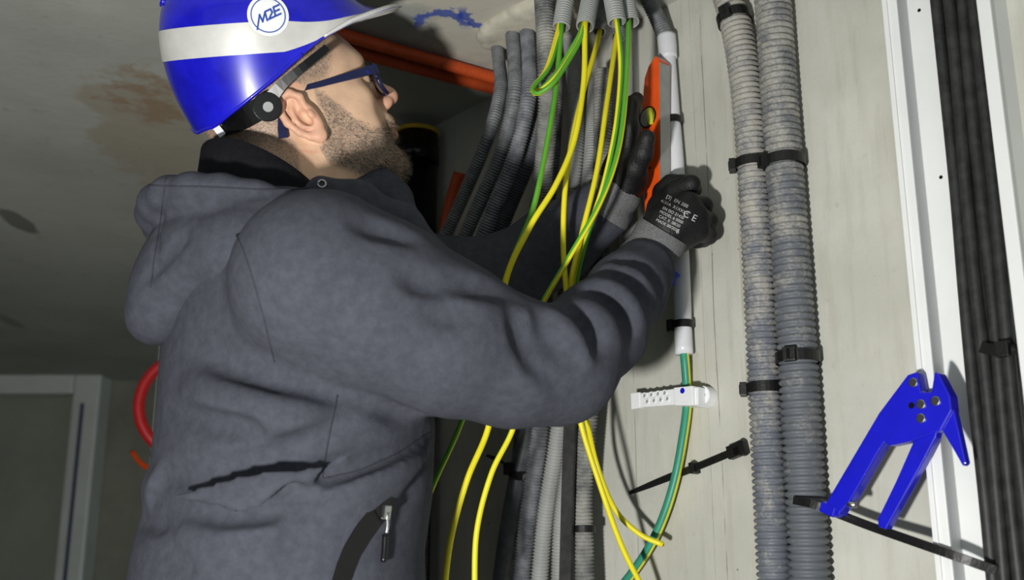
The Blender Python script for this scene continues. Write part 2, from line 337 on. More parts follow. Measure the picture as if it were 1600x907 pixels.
# ------------------------------------------------------------------ signed-distance modelling (for the figure)
class Vol:
    def __init__(s, lo, hi, h):
        s.lo = np.asarray(lo, float); s.h = h; s.n = np.ceil((np.asarray(hi) - s.lo) / h).astype(int) + 1
        s.F = np.full(s.n, 1.0, np.float32)
        s.ax = [s.lo[i] + h * np.arange(s.n[i]) for i in range(3)]
    def _sub(s, lo, hi):
        i0 = np.clip(np.floor((np.asarray(lo) - s.lo) / s.h).astype(int), 0, s.n); i1 = np.clip(np.ceil((np.asarray(hi) - s.lo) / s.h).astype(int) + 1, 0, s.n)
        sl = tuple(slice(a, b) for a, b in zip(i0, i1))
        X = s.ax[0][sl[0]].astype(np.float32)[:, None, None]; Y = s.ax[1][sl[1]].astype(np.float32)[None, :, None]; Z = s.ax[2][sl[2]].astype(np.float32)[None, None, :]
        return sl, X, Y, Z
    def _comb(s, sl, d, k, sub):
        a = s.F[sl]
        if a.size == 0: return
        if sub: a = -a
        if k > 0:
            h = np.clip(.5 + .5 * (d - a) / k, 0, 1); r = d * (1 - h) + a * h - k * h * (1 - h)
        else: r = np.minimum(a, d)
        s.F[sl] = -r if sub else r
    def cap(s, a, b, ra, rb=None, k=.01, sub=False, flat=None):
        rb = ra if rb is None else rb; a = np.asarray(a, float); b = np.asarray(b, float); m = max(ra, rb) + k + 3 * s.h + .02
        sl, X, Y, Z = s._sub(np.minimum(a, b) - m, np.maximum(a, b) + m); e = b - a; L = float(e @ e) + 1e-12
        t = np.clip(((X - a[0]) * e[0] + (Y - a[1]) * e[1] + (Z - a[2]) * e[2]) / L, 0, 1)
        d = np.sqrt((X - a[0] - t * e[0]) ** 2 + (Y - a[1] - t * e[1]) ** 2 + (Z - a[2] - t * e[2]) ** 2) - (ra + (rb - ra) * t)
        s._comb(sl, d, k, sub)
    def ell(s, c, r, k=.01, sub=False, ax=None):
        c = np.asarray(c, float); r = np.asarray(r, float); m = r.max() + k + 3 * s.h + .02; sl, X, Y, Z = s._sub(c - m, c + m)
        A = np.eye(3) if ax is None else np.asarray([unit(v) for v in ax]); X = X - c[0]; Y = Y - c[1]; Z = Z - c[2]
        q = [(A[i, 0] * X + A[i, 1] * Y + A[i, 2] * Z) for i in range(3)]
        k0 = np.sqrt(sum((q[i] / r[i]) ** 2 for i in range(3))); k1 = np.sqrt(sum((q[i] / r[i] ** 2) ** 2 for i in range(3))) + 1e-9
        s._comb(sl, (k0 * (k0 - 1) / k1).astype(np.float32), k, sub)
    def chain(s, pts, rs, k=.01, sub=False):
        if np.isscalar(rs): rs = [rs] * len(pts)
        for i in range(len(pts) - 1): s.cap(pts[i], pts[i + 1], rs[i], rs[i + 1], k, sub)
    def stack(s, cx, cy, f, r, rows, k=.02):
        """upright trunk: rows (z, half depth, half width, forward offset)"""
        rows = np.asarray(rows, float); sl, X, Y, Z = s._sub((cx - .4, cy - .4, rows[0, 0] - .02), (cx + .4, cy + .4, rows[-1, 0] + .02))
        g = lambda i: np.interp(Z, rows[:, 0], rows[:, i]).astype(np.float32)
        u = (X - cx) * f[0] + (Y - cy) * f[1] - g(3); v = (X - cx) * r[0] + (Y - cy) * r[1]; a = g(1); b = g(2)
        k0 = np.sqrt((u / a) ** 2 + (v / b) ** 2); k1 = np.sqrt((u / a ** 2) ** 2 + (v / b ** 2) ** 2) + 1e-6
        d = k0 * (k0 - 1) / k1; d = np.maximum(d, np.maximum(rows[0, 0] - Z, Z - rows[-1, 0])); s._comb(sl, d, k, False)
    def mesh(s):
        F = s.F; S = F < 0; c = np.zeros(tuple(np.array(F.shape) - 1), np.int8); cs = [(i, j, k) for i in (0, 1) for j in (0, 1) for k in (0, 1)]
        sh = c.shape
        for i, j, k in cs: c += S[i:i + sh[0], j:j + sh[1], k:k + sh[2]]
        mx = (c > 0) & (c < 8); I = np.argwhere(mx); ids = np.full(sh, -1, np.int64); ids[mx] = np.arange(len(I))
        val = np.stack([F[I[:, 0] + i, I[:, 1] + j, I[:, 2] + k] for i, j, k in cs]); pos = np.zeros((len(I), 3)); cnt = np.zeros(len(I))
        for a in range(8):
            for b in range(a + 1, 8):
                if sum(abs(np.array(cs[a]) - cs[b])) != 1: continue
                m = (val[a] < 0) != (val[b] < 0); t = np.where(m, val[a] / np.where(m, val[a] - val[b], 1), 0)
                q = np.array(cs[a]) + t[:, None] * (np.array(cs[b]) - cs[a]); pos += q * m[:, None]; cnt += m
        V = s.lo + s.h * (I + pos / cnt[:, None]); Q = []
        for ax in range(3):
            A = np.moveaxis(S, ax, 0); D = np.moveaxis(ids, ax, 0); d = A[:-1] != A[1:]; E = np.argwhere(d[:, 1:-1, 1:-1]) + [0, 1, 1]
            i, j, k = E.T; q = np.stack([D[i, j - 1, k - 1], D[i, j, k - 1], D[i, j, k], D[i, j - 1, k]], 1); flip = A[i, j, k]
            if ax == 1: flip = ~flip
            q[~flip] = q[~flip][:, ::-1]; Q.append(q)
        return V, np.vstack(Q)
def relax(V, Q, it=2, lam=.5):
    V = V.copy()
    for _ in range(it):
        S = np.zeros_like(V); n = np.zeros(len(V))
        for a in range(4):
            for b in (Q[:, (a + 1) % 4], Q[:, (a + 3) % 4]): np.add.at(S, Q[:, a], V[b]); np.add.at(n, Q[:, a], 1)
        V += lam * (S / np.maximum(n, 1)[:, None] - V) * (n > 0)[:, None]
    return V
def quad_obj(name, V, Q, m, parent=None, attrs=None):
    me = bpy.data.meshes.new(name); me.vertices.add(len(V)); me.vertices.foreach_set('co', np.asarray(V, np.float32).ravel())
    me.loops.add(len(Q) * 4); me.loops.foreach_set('vertex_index', Q.astype(np.int32).ravel()); me.polygons.add(len(Q))
    me.polygons.foreach_set('loop_start', np.arange(0, len(Q) * 4, 4, dtype=np.int32)); me.polygons.foreach_set('use_smooth', [True] * len(Q))
    me.update(calc_edges=True); me.validate(); me.materials.append(M[m])
    for k, a in (attrs or {}).items():
        at = me.attributes.new(k, 'FLOAT', 'POINT'); at.data.foreach_set('value', np.asarray(a, np.float32))
    o = bpy.data.objects.new(name, me); col.objects.link(o)
    if parent is not None: o.parent = parent; o.matrix_parent_inverse = parent.matrix_world.inverted()
    return o
def bvh_of(V, Q): return BVHTree.FromPolygons([tuple(v) for v in V.tolist()], Q.tolist())
def hit(bvh, px, py):
    loc, nrm, i, d = bvh.ray_cast(Vector(Cv), Vector(unit(ray(px, py))))
    if loc is None: return None
    n = np.array(nrm); 
    if n @ ray(px, py) > 0: n = -n
    return np.array(loc), n
def drape(bvh, pix, lift=0.0, step=6):
    """points of a pixel polyline laid on a surface"""
    out = []
    for (a, b) in zip(pix[:-1], pix[1:]):
        n = max(1, int(math.dist(a, b) / step))
        for i in range(n):
            t = i / n; h_ = hit(bvh, a[0] + (b[0] - a[0]) * t, a[1] + (b[1] - a[1]) * t)
            if h_: out.append(h_[0] + h_[1] * lift)
    h_ = hit(bvh, *pix[-1])
    if h_: out.append(h_[0] + h_[1] * lift)
    return out
#SETTING
# ------------------------------------------------------------------ the setting
def struct(o): o['kind'] = 'structure'; return o
def slab(name, x0, x1, y0, y1, z0, z1, m, parent=None, bevel=0):
    return obox(name, ((x0 + x1) / 2, (y0 + y1) / 2, (z0 + z1) / 2), ((1, 0, 0), (0, 1, 0), (0, 0, 1)), ((x1 - x0) / 2, (y1 - y0) / 2, (z1 - z0) / 2), m, parent, bevel)
struct(slab('floor', -3.2, 2.2, -1.2, 4.8, -.1, 0, 'floor'))
struct(slab('ceiling', -3.2, 2.2, -1.2, 4.8, CEIL, CEIL + .12, 'ceiling'))
sL, sR = 1.80, -1.5
wc = W0 + WD * (sL + sR) / 2 - WN * .1; wc[2] = CEIL / 2
struct(obox('wall_right', wc, (WD, ZU, WN), ((sL - sR) / 2, CEIL / 2, .1), 'wall'))
struct(slab('wall_back', -3.2, 2.2, 4.6, 4.8, 0, CEIL, 'back'))
struct(slab('wall_left', -3.2, -3.0, -1.2, 4.6, 0, CEIL, 'back'))
# doorway in the back wall: painted frame, leaf and a gasket line
def BP(px, py, y): r = ray(px, py); return Cv + r * (y / r[1])
dx1 = BP(140, 700, 4.55)[0]; dz = BP(60, 598, 4.55)[2]
dr = struct(slab('door_1', dx1 - 1.0, dx1 - .06, 4.56, 4.6, 0, dz - .06, 'leaf'))
slab('door_frame', dx1 - .06, dx1 + .05, 4.47, 4.6, 0, dz + .03, 'frame', dr, .012)
slab('door_frame', dx1 - 1.1, dx1 - .06, 4.47, 4.6, dz - .06, dz + .03, 'frame', dr, .012)
slab('door_gasket', dx1 - .022, dx1 - .008, 4.464, 4.475, 0, dz - .1, 'blue_line', dr)
#OBJECTS
# ------------------------------------------------------------------ trunking with black cables (right end of the wall)
def wrow(px_py_list, off): return [WP(x, y, off) for x, y in px_py_list]
def at_s(s, z, off): p = W0 + WD * s + WN * off; return np.array([p[0], p[1], z])
ztop, zbot = CEIL, 0.55
sa = wall_s(WP(1434, 500, .042)); sb = wall_s(WP(1606, 500, .042))     # outer edges of the channel
tr = empty('cable_trunking', at_s((sa + sb) / 2, zbot, 0), 'white open plastic cable trunking running up the concrete wall', 'trunking')
def vslab(name, s0, s1, o0, o1, z0, z1, m, parent, bevel=.0):
    c = at_s((s0 + s1) / 2, (z0 + z1) / 2, (o0 + o1) / 2)
    return obox(name, c, (WD, ZU, WN), (abs(s0 - s1) / 2, (z1 - z0) / 2, abs(o1 - o0) / 2), m, parent, bevel)
vslab('base_plate', sa, sb, .0, .004, zbot, ztop, 'trunk', tr)
vslab('side_flange', sa, sa - .0035, .004, .040, zbot, ztop, 'trunk', tr)
vslab('lip', sa + .002, sa - .013, .040, .044, zbot, ztop, 'trunk', tr, .0012)
vslab('lip_ridge', sa + .0085 - .004, sa - .0015, .0445, .0465, zbot, ztop, 'trunk', tr, .0006)
vslab('side_flange', sb, sb + .0035, .004, .040, zbot, ztop, 'trunk', tr)
vslab('lip', sb - .002, sb + .013, .040, .044, zbot, ztop, 'trunk', tr, .0012)
for (x, y) in ((1436, 16), (1470, 277), (1512, 585), (1545, 860)):
    q = WP(x, y, .0045); disc('fixing_hole', q, WN, .0022, .0008, 'blackplastic', tr, 10)
cg = 'black cables in the white trunking'
cab_px = [(1468, 1560), (1486, 1579), (1507, 1602), (1526, 1621)]
for i, (xa, xb) in enumerate(cab_px):
    pts = [WP(xa - 6 + (xb - xa) * t, -20 + 960 * t, .016 + (.004 if i % 2 else 0)) for t in np.linspace(0, 1, 7)]
    pts = [pts[0] + ZU * (CEIL - .001 - pts[0][2])] + pts if pts[0][2] < CEIL - .01 else pts
    for j, q in enumerate(pts): q += WD * .001 * math.sin(j * 1.7 + i * 2)
    tag(tube('power_cable', pts, .0070, 'cable_black', None, 12, .01), 'black power cable inside the white trunking, %s from the tie gun' % ('first', 'second', 'third', 'fourth')[i], 'cable', cg)
q = [WP(1531, 540, .006), WP(1534, 543, .028), WP(1560, 548, .034), WP(1586, 546, .031), WP(1592, 542, .006)]
ct = empty('cable_tie', WP(1560, 546, .01), 'black cable tie strapped around the black cables in the trunking', 'cable tie')
ribbon('strap', q, .012, .0016, WN, 'tie', ct)
obox('tie_head', WP(1567, 546, .036), (WR, ZU, WN), (.007, .008, .004), 'tie', ct, .001)

# ------------------------------------------------------------------ two big conduits with ties
def WPs(l, off): return [WP(x, y, off) for x, y in l]
RA, RB = .0215, .0245
LA = [(1118, -60), (1133, -20), (1150, 40), (1164, 120), (1174, 220), (1184, 380), (1192, 540), (1201, 720), (1213, 960)]
LB = [(1203, -60), (1209, 20), (1217, 140), (1227, 280), (1239, 450), (1249, 600), (1258, 760), (1268, 960)]
ca = corrugated('corrugated_conduit', WPs(LA, RA + .001), RA, .0078, 'big_a', None, 24, .21)
tag(ca, 'thick grey corrugated conduit caked with dust, beside the loose cable tie', 'conduit')
cb = corrugated('corrugated_conduit', WPs(LB, RB + .001), RB, .0088, 'big_b', None, 24, .21)
tag(cb, 'thick cleaner grey corrugated conduit beside the blue tie gun', 'conduit')
def pos_on(L, y): return np.interp(y, [p[1] for p in L], [p[0] for p in L])
def tie_ring(y, L, r, label, head=-.7, wd=.012, off=None, tilt=0):
    off = r + .001 if off is None else off
    c = WP(pos_on(L, y), y, off); dn = unit(WP(pos_on(L, y + 30), y + 30, off) - WP(pos_on(L, y - 30), y - 30, off))
    u = unit(WN - dn * (WN @ dn)); v = np.cross(dn, u)
    t = empty('cable_tie', c, label, 'cable tie')
    n = 28; ring = [c + (u * math.cos(a) + v * math.sin(a)) * (r + .0012) + dn * tilt * math.sin(a) for a in np.linspace(0, 2 * math.pi, n, endpoint=False)]
    V = []; F = []
    for i, q in enumerate(ring):
        o_ = unit(q - c)
        for a, b in ((-wd / 2, -.0008), (wd / 2, -.0008), (wd / 2, .001), (-wd / 2, .001)): V.append(q + dn * a + o_ * b)
    for i in range(n):
        j = (i + 1) % n
        for k in range(4): F.append((4 * i + k, 4 * j + k, 4 * j + (k + 1) % 4, 4 * i + (k + 1) % 4))
    new_obj('strap', V, F, 'tie', t, False)
    o_ = unit(u * math.cos(head) + v * math.sin(head)); tg = np.cross(dn, o_)
    hb = obox('tie_head', c + o_ * (r + .0045), (tg, dn, o_), (.0075, .0085, .0045), 'tie', t, .0012)
    obox('slot_bar', c + o_ * (r + .0094), (tg, dn, o_), (.002, .006, .0006), 'blackplastic', t)
    return t
tie_ring(30, LA, RA, 'black cable tie on the dusty thick conduit, up by the ceiling', -.2, .013)
tie_ring(257, LA, RA, 'black cable tie on the dusty thick conduit, level with the hand holding the white pipe', .9, .012)
tie_ring(608, LA, RA, 'black cable tie on the dusty thick conduit, level with the white clamp', .95, .012)
tie_ring(254, LB, RB, 'black cable tie on the cleaner thick conduit, the upper of its two', .5, .013)
tie_ring(560, LB, RB, 'black cable tie on the cleaner thick conduit, the lower of its two', -.3, .013)

# ------------------------------------------------------------------ white pipe with its ties and the cable that leaves it
LP = [(1040, 57), (1050, 190), (1057, 280), (1064, 420), (1067, 510), (1069, 554)]
RP = .0122; OP = RP + .006
pipe = tube('white_pipe', [WP(x, y, OP) for x, y in LP], RP, 'pvc', None, 24, .01)
tag(pipe, 'straight white plastic pipe fixed upright on the concrete wall', 'pipe')
tube('socket', [WP(1041, 56, OP), WP(1044, 86, OP), WP(1045, 92, OP)], RP * 1.13, 'pvc', pipe, 24, .004, [1, 1, .9])
tag(corrugated('corrugated_conduit', [WP(1003, -40, OP + .05), WP(1012, -5, OP + .03), WP(1027, 28, OP + .01), WP(1040, 58, OP)], .0125,   .0042, 'conduit_mid', None, 18), 'grey corrugated conduit curving into the top of the white pipe', 'conduit')
tie_ring(190, LP, RP, 'black pipe clip on the white pipe beside the spirit level', .75, .010, OP)
tie_ring(508, LP, RP, 'black pipe clip on the white pipe just above its lower end', 1.25, .010, OP)
LC = [WP(1066, 520, OP), WP(1070, 560, OP), WP(1073, 600, .012), WP(1074, 632, .012), WP(1068, 680, .014), WP(1056, 745, .016), WP(1038, 805, .018), WP(1015, 855, .02), (WP(985, 900, .022)), WP(955, 935, .024)]
striped('earth_cable', LC, .0062, ('teal', 'yellow'), 1.6, .2, 'thick green and yellow earth cable coming out of the white pipe', None, .66)

# white clamp
u_ = unit(WP(1100, 615, .02) - WP(990, 630, .02)); u_ = unit(u_ - WN * (u_ @ WN)); v_ = np.cross(WN, u_); v_ = v_ if v_[2] > 0 else -v_
cl = empty('cable_clamp', WP(1072, 618, 0), 'white plastic cable clamp with open strap, holding the earth cable', 'clamp')
def cpt(px, py, off, du=0, dv=0): return WP(px, py, off) + u_ * du + v_ * dv
prism('strap', [WP(986, 617, .03), WP(1066, 606, .03), WP(1066, 632, .03), WP(987, 638, .03)], WN, .006, 'sticker', cl, .0012)
prism('strap_end', [WP(985, 615, .031), WP(999, 613, .031), WP(999, 638, .031), WP(986, 640, .031)], WN, .008, 'sticker', cl, .001)
for i in range(4):
    for j in range(2):
        c = WP(1007 + i * 10.5 + j * 4, 618.5 - i * 1.4 + j * 9, .0304); V = []; F = []
        rg = [c + (u_ * math.cos(a) + v_ * math.sin(a)) * .0035 for a in np.linspace(0, 2 * math.pi, 14, endpoint=False)]
        rg.append(rg[0]); tube('hole_rim', rg, .0012, 'sticker', cl, 6, .001); disc('hole', c + WN * .0003, WN, .0026, .0006, 'conduit_light', cl, 12)
prism('block', [WP(1052, 606, .034), WP(1082, 603, .034), WP(1083, 634, .034), WP(1054, 634, .034)], WN, .034, 'sticker', cl, .0015)
for dvx in ((1085, 606, 1091, 633),):
    prism('rib', [WP(dvx[0], dvx[1], .03), WP(dvx[2], dvx[1] - 1, .03), WP(dvx[2], dvx[3], .03), WP(dvx[0], dvx[3], .03)], WN, .03, 'sticker', cl, .001)
cc = WP(1097, 618, .016)
ear = [cc + u_ * -.012 + v_ * .0125] + [cc + u_ * .0125 * math.cos(a) + v_ * .0125 * math.sin(a) for a in np.linspace(math.pi / 2, -math.pi / 2, 12)] + [cc + u_ * -.012 - v_ * .0125]
prism('screw_lug', ear, WN, .016, 'sticker', cl, .001)
sc = disc('screw', cc + WN * .0015, WN, .006, .003, 'chrome', cl, 16, .0006)
obox('screw_slot', cc + WN * .0016, (u_, v_, WN), (.004, .0008, .0004), 'blackplastic', sc); obox('screw_slot', cc + WN * .0016, (v_, u_, WN), (.004, .0008, .0004), 'blackplastic', sc)
disc('blue_dot', WP(1066, 611, .0346), WN, .0038, .0012, 'gun', cl, 14)

# loose tie on the wall, behind the earth cable
lt = empty('cable_tie', WP(1085, 732, 0), 'unfastened black cable tie stuck straight out across the wall behind the earth cable', 'cable tie')
ribbon('strap', [WP(983, 771, .008), WP(1000, 765, .008), WP(1040, 749, .008), WP(1085, 732, .008), (WP(1148, 706, .009))], .0088, .0022, WN, 'tie', lt, .006, [.55, .85, 1, 1, 1, 1])
ua = unit(WP(1148, 706, 0) - WP(1085, 732, 0)); va = np.cross(WN, ua)
obox('tie_head', WP(1152, 704, .011), (ua, va, WN), (.0135, .0085, .005), 'tie', lt, .0012)
obox('head_slot', WP(1152, 704, .0164), (ua, va, WN), (.006, .0045, .0006), 'blackplastic', lt)
obox('head_rim', WP(1160, 701, .0125), (ua, va, WN), (.003, .0095, .005), 'tie', lt, .001)
obox('plug_collar', WP(1085, 732, .008), (ua, va, WN), (.0035, .0075, .0075), 'tie', lt, .0016)

# ------------------------------------------------------------------ blue cable tie gun hung on the trunking lip
GO = .065; GT = .016
gun = empty('tie_gun', WP(1420, 800, GO - GT), 'blue metal cable tie gun hooked over the white trunking lip', 'tool')
def G(l, off=GO): return [WP(x, y, off) for x, y in l]
prism('body', G([(1418, 586), (1433, 581), (1439, 613), (1455, 613), (1460, 581), (1466, 583), (1484, 618), (1487, 642), (1470, 673), (1432, 688), (1390, 697), (1382, 692), (1375, 702), (1352, 742), (1327, 785), (1313, 800), (1311, 807), (1290, 802), (1288, 790), (1330, 719), (1373, 646)]), WN, GT, 'gun', gun, .0016)
prism('trigger', G([(1428, 688), (1466, 668), (1462, 684), (1446, 715), (1384, 828), (1372, 824), (1371, 812), (1400, 752)], GO - .002), WN, GT - .004, 'gun', gun, .0015)
prism('tension_lever', G([(1471, 672), (1484, 630), (1490, 640), (1499, 678), (1509, 724), (1504, 729), (1490, 704)], GO - .003), WN, GT - .006, 'gun', gun, .0015)
prism('handle_groove', G([(1382, 692), (1392, 690), (1345, 765), (1330, 786), (1322, 782), (1352, 738)], GO - .012), WN, .006, 'blackplastic', gun, .0005)
for (x, y) in ((1426, 598), (1438, 632), (1461, 627), (1438, 654)):
    c = WP(x, y, GO + .0018); disc('rivet', c, WN, .0052, .003, 'chrome', gun, 16, .0009)
disc('peg_hole', WP(1424, 634, GO + .0003), WN, .0035, .001, 'blackplastic', gun, 10)
tube('tension_screw', [WP(1306, 783, GO - .006), WP(1338, 790, GO - .002)], .0035, 'chrome', gun, 10)
obox('grip_cap', WP(1300, 797, GO - GT / 2), (unit(WP(1311, 805, 0) - WP(1289, 795, 0)), np.cross(WN, unit(WP(1311, 805, 0) - WP(1289, 795, 0))), WN), (.010, .006, .0095), 'gun', gun, .002)
# long black strap running from behind the thick conduit to the black cables
tag(ribbon('long_tie_strap', [WP(1240, 782, .052), WP(1268, 788, .053), WP(1300, 800, .046), (WP(1360, 823, .044)), WP(1440, 851, .052), WP(1500, 872, .05), WP(1556, 892, .032)], .0095, .0022, WN, 'tie'), 'long black tie strap running past the tie gun grip into the trunking', 'strap')
#CONDUITS
# ------------------------------------------------------------------ conduits from the ceiling
gB = 'grey conduits bundled behind the left sleeve'
def cd(name, l, r, pitch, m, label, group=None, **k):
    k.setdefault('depth', .2); return tag(corrugated(name, l, r, pitch, m, None, 14, **k), label, 'conduit', group)
def mixp(l): return [WP(x, y, o) for x, y, o in l]
def from_ceiling(l):
    """run that starts in the ceiling at its first point and eases into the wall offsets given for the rest"""
    c = CP(l[0][0], l[0][1], -.004); o0 = float((c - W0) @ WN); y0 = l[0][1]; q = [c]
    for x, y, o in l[1:]: t = min(1, (y - y0) / 170); t = t * t * (3 - 2 * t); q.append(WP(x, y, o0 * (1 - t) + o * t))
    return q
ORD = ('first', 'second', 'third', 'fourth', 'fifth')
def tail(x, o): return [(x, 480, o), (x - 45, 590, o), (x - 70, 720, o), (x - 80, 930, o)]
for k, (m, r, l) in enumerate((
    ('conduit_mid', .0105, [(776, 62, .20), (780, 100, .19), (782, 140, .18), (764, 210, .17), (727, 300, .16), (692, 375, .16)] + tail(636, .16)),
    ('conduit_mid', .0115, [(799, 38, .195), (804, 90, .19), (804, 150, .18), (783, 240, .165), (748, 320, .165), (716, 390, .165)] + tail(668, .165)),
    ('conduit', .012, [(822, 34, .195), (827, 90, .19), (826, 150, .18), (806, 240, .17), (774, 320, .17), (743, 395, .17)] + tail(698, .17)),
    ('conduit_dark', .0125, [(843, 40, .14), (846, 100, .14), (841, 170, .135), (825, 250, .135), (797, 320, .13), (765, 400, .13)] + tail(728, .125)),
    ('conduit_dark', .0115, [(806, 60, .10), (814, 120, .09), (812, 200, .085), (803, 280, .08), (786, 340, .08), (768, 400, .08)] + tail(735, .09)))):
    cd('corrugated_conduit', from_ceiling(l), r, .0042, m, 'ribbed grey conduit sweeping behind the left sleeve, %s from the black drain pipe' % ORD[k], gB)
# runs between the wires
cd('corrugated_conduit', mixp([(848, -30, .20), (852, 30, .20), (855, 100, .195), (856, 170, .18), (850, 260, .15), (842, 330, .125), (830, 420, .115), (824, 500, .095), (822, 570, .05), (815, 700, .02), (800, 800, .018), (782, 940, .018)]), .0145, .0044, 'conduit_lime', 'plaster-splashed grey conduit hanging behind the looped wire')
cd('corrugated_conduit', from_ceiling([(864, 60, .10), (866, 130, .09), (863, 220, .075), (856, 300, .07), (850, 400, .06), (850, 560, .06), (843, 680, .06), (828, 790, .06), (810, 940, .06)]), .0140, .0046, 'conduit', 'ribbed grey conduit dropping behind the green sided wire to below the elbow')
cd('corrugated_conduit', from_ceiling([(891, 60, .09), (898, 130, .08), (900, 230, .07), (891, 320, .065), (885, 440, .06), (880, 600, .06), (869, 700, .06), (852, 810, .06), (840, 940, .06)]), .0130, .0046, 'conduit_light', 'pale ribbed conduit leaning beside the black flat bar below the elbow')
cd('corrugated_conduit', from_ceiling([(926, 90, .10), (926, 200, .085), (916, 330, .068), (906, 480, .06), (897, 640, .06), (889, 720, .06), (876, 820, .06), (872, 940, .06)]), .0112, .0044, 'conduit_light', 'slim pale ribbed conduit directly behind the black flat bar below the elbow')
LT = [(942, 110), (942, 220), (938, 400), (928, 560), (918, 660), (911, 760), (912, 850), (916, 950)]
cd('corrugated_conduit', WPs(LT, .06), .0142, .0050, 'conduit_lime', 'straight grey conduit with a tie, right of the black flat bar below the elbow')
tie_ring(828, LT, .0142, 'black cable tie round the straight conduit under the elbow', 1.2, .009, .06)
# black flat bar and the smooth dark pipe
bb = [WP(895, 600, .088), WP(891, 660, .088), WP(887, 780, .088), WP(883, 945, .088)]
tag(ribbon('flat_bar', bb, .017, .006, unit(WN + WR * .4), 'cable_black', None, .02), 'black flat bar standing among the grey conduits below the elbow', 'bar')
tag(tube('smooth_conduit', mixp([(836, 600, .052), (823, 680, .05), (806, 760, .05), (790, 850, .05), (778, 945, .05)]), .0125, 'conduit_dark', None, 16), 'smooth dark grey conduit with a black tie around it, under the elbow', 'conduit')
t_ = empty('cable_tie', WP(815, 740, .05), 'black cable tie with a free tail, round the dark conduits under the elbow', 'cable tie')
ribbon('strap', mixp([(794, 733, .052), (797, 740, .066), (808, 746, .072), (822, 747, .070), (832, 744, .060)]), .009, .0018, WN, 'tie', t_)
ribbon('tail', mixp([(794, 730, .066), (780, 720, .085), (760, 712, .1)]), .007, .0018, WN, 'tie', t_, .006, [1, 1, .6])
obox('tie_head', WP(795, 733, .070), (WR, ZU, WN), (.006, .009, .006), 'tie', t_, .001)
# pale flat channel on the wall behind the right-hand wires
zch = WP(985, 470, 0)[2]; sp = wall_s(WP(992, 200, 0)); vslab_ch = empty('wall_channel', at_s(sp, zch, 0), 'dull grey metal channel standing on the wall behind the green wires', 'channel')
vslab('web', sp - .012, sp + .030, .0, .003, zch, CEIL, 'conduit_light', vslab_ch)
vslab('flange', sp - .012, sp - .0095, .003, .012, zch, CEIL, 'conduit_light', vslab_ch)
vslab('flange', sp + .0275, sp + .030, .003, .012, zch, CEIL, 'conduit_light', vslab_ch)

# conduit mouths with wires
gm = 'cut conduit ends hanging from the ceiling with wires in them'
mouths = {}
def mouth(k, l, r, label, m='conduit_light'):
    o = corrugated('corrugated_conduit', [P(*q) for q in l], r, .0040, m, None, 18, .17, True); tag(o, label, 'conduit', gm); mouths[k] = P(*l[-1])
mouth('a', [(900, -90, 1.60), (893, -45, 1.575), (884, 0, 1.55), (877, 43, 1.53)], .0125, 'cut conduit end with the leftmost green wire hanging out')
mouth('b', [(934, -90, 1.59), (929, -45, 1.56), (922, 0, 1.53), (914, 42, 1.50)], .0128, 'cut conduit end with a yellow wire and the wire loop coming out')
mouth('c', [(946, -80, 1.66), (944, -30, 1.63), (940, 15, 1.60), (937, 50, 1.58)], .0095, 'cut conduit end tucked behind its neighbours, one yellow wire inside', 'conduit_mid')
mouth('d', [(948, -90, 1.53), (951, -45, 1.51), (957, -5, 1.495), (964, 36, 1.48)], .0128, 'cut conduit end with a striped green and yellow wire hanging out')
mouth('e', [(966, -90, 1.57), (971, -45, 1.545), (978, 0, 1.52), (985, 36, 1.50)], .0125, 'cut conduit end with the rightmost green wire hanging out')
mouth('g', [(966, -60, 1.65), (967, 0, 1.62), (967, 50, 1.59), (966, 58, 1.585)], .0105, 'cut conduit end set back, with the long yellow wire hanging out', 'conduit_mid')

# ------------------------------------------------------------------ yellow and green wires
gw = 'yellow and green earth wires hanging loose'
YG = ('yellow', 'green')
def wire(l, r, turn, tw, label, split=.5): striped('earth_wire', [P(*q) for q in l], r, YG, turn, tw, label, gw, split)
wire([(880, 22, 1.541), (877, 46, 1.53), (867, 150, 1.49), (846, 270, 1.45), (830, 335, 1.44), (805, 395, 1.43), (785, 450, 1.43), (752, 570, 1.44), (717, 670, 1.46), (683, 745, 1.48), (660, 800, 1.49)], .0036, 3.6, .5, 'green sided wire farthest towards the worker, reappearing under his sleeve against the jacket', .35)
wire([(918, 20, 1.514), (914, 46, 1.50), (912, 130, 1.47), (897, 220, 1.43), (868, 290, 1.40), (828, 355, 1.38), (790, 440, 1.38), (778, 560, 1.38), (764, 665, 1.37), (730, 750, 1.35), (705, 840, 1.34), (693, 930, 1.33)], .0038, .2, .3, 'yellow wire crossing the left sleeve, its lower end nearest the jacket front', .62)
wire([(938, 30, 1.585), (935, 60, 1.575), (915, 130, 1.53), (898, 200, 1.48), (884, 285, 1.45), (880, 380, 1.44), (886, 470, 1.43), (895, 580, 1.43), (907, 660, 1.43), (938, 760, 1.42), (972, 855, 1.42), (1010, 930, 1.42)], .0036, .2, .2, 'yellow wire ending lowest, crossing over the thick earth cable below the elbow', .62)
wire([(966, 40, 1.595), (960, 80, 1.57), (947, 170, 1.51), (932, 270, 1.47), (908, 370, 1.45), (889, 462, 1.44), (892, 560, 1.45), (914, 645, 1.47), (932, 725, 1.49), (960, 795, 1.47), (998, 834, 1.455), (1036, 852, 1.445)], .0036, .3, -.5, 'yellow wire with its cut end showing beside the thick earth cable', .6)
wire([(960, 14, 1.489), (965, 42, 1.478), (970, 110, 1.47), (962, 200, 1.45), (944, 285, 1.44), (922, 355, 1.45), (902, 430, 1.46), (895, 500, 1.47), (890, 600, 1.48)], .0036, 1.6, .4, 'striped green and yellow wire between the long yellow one and the greenest one', .5)
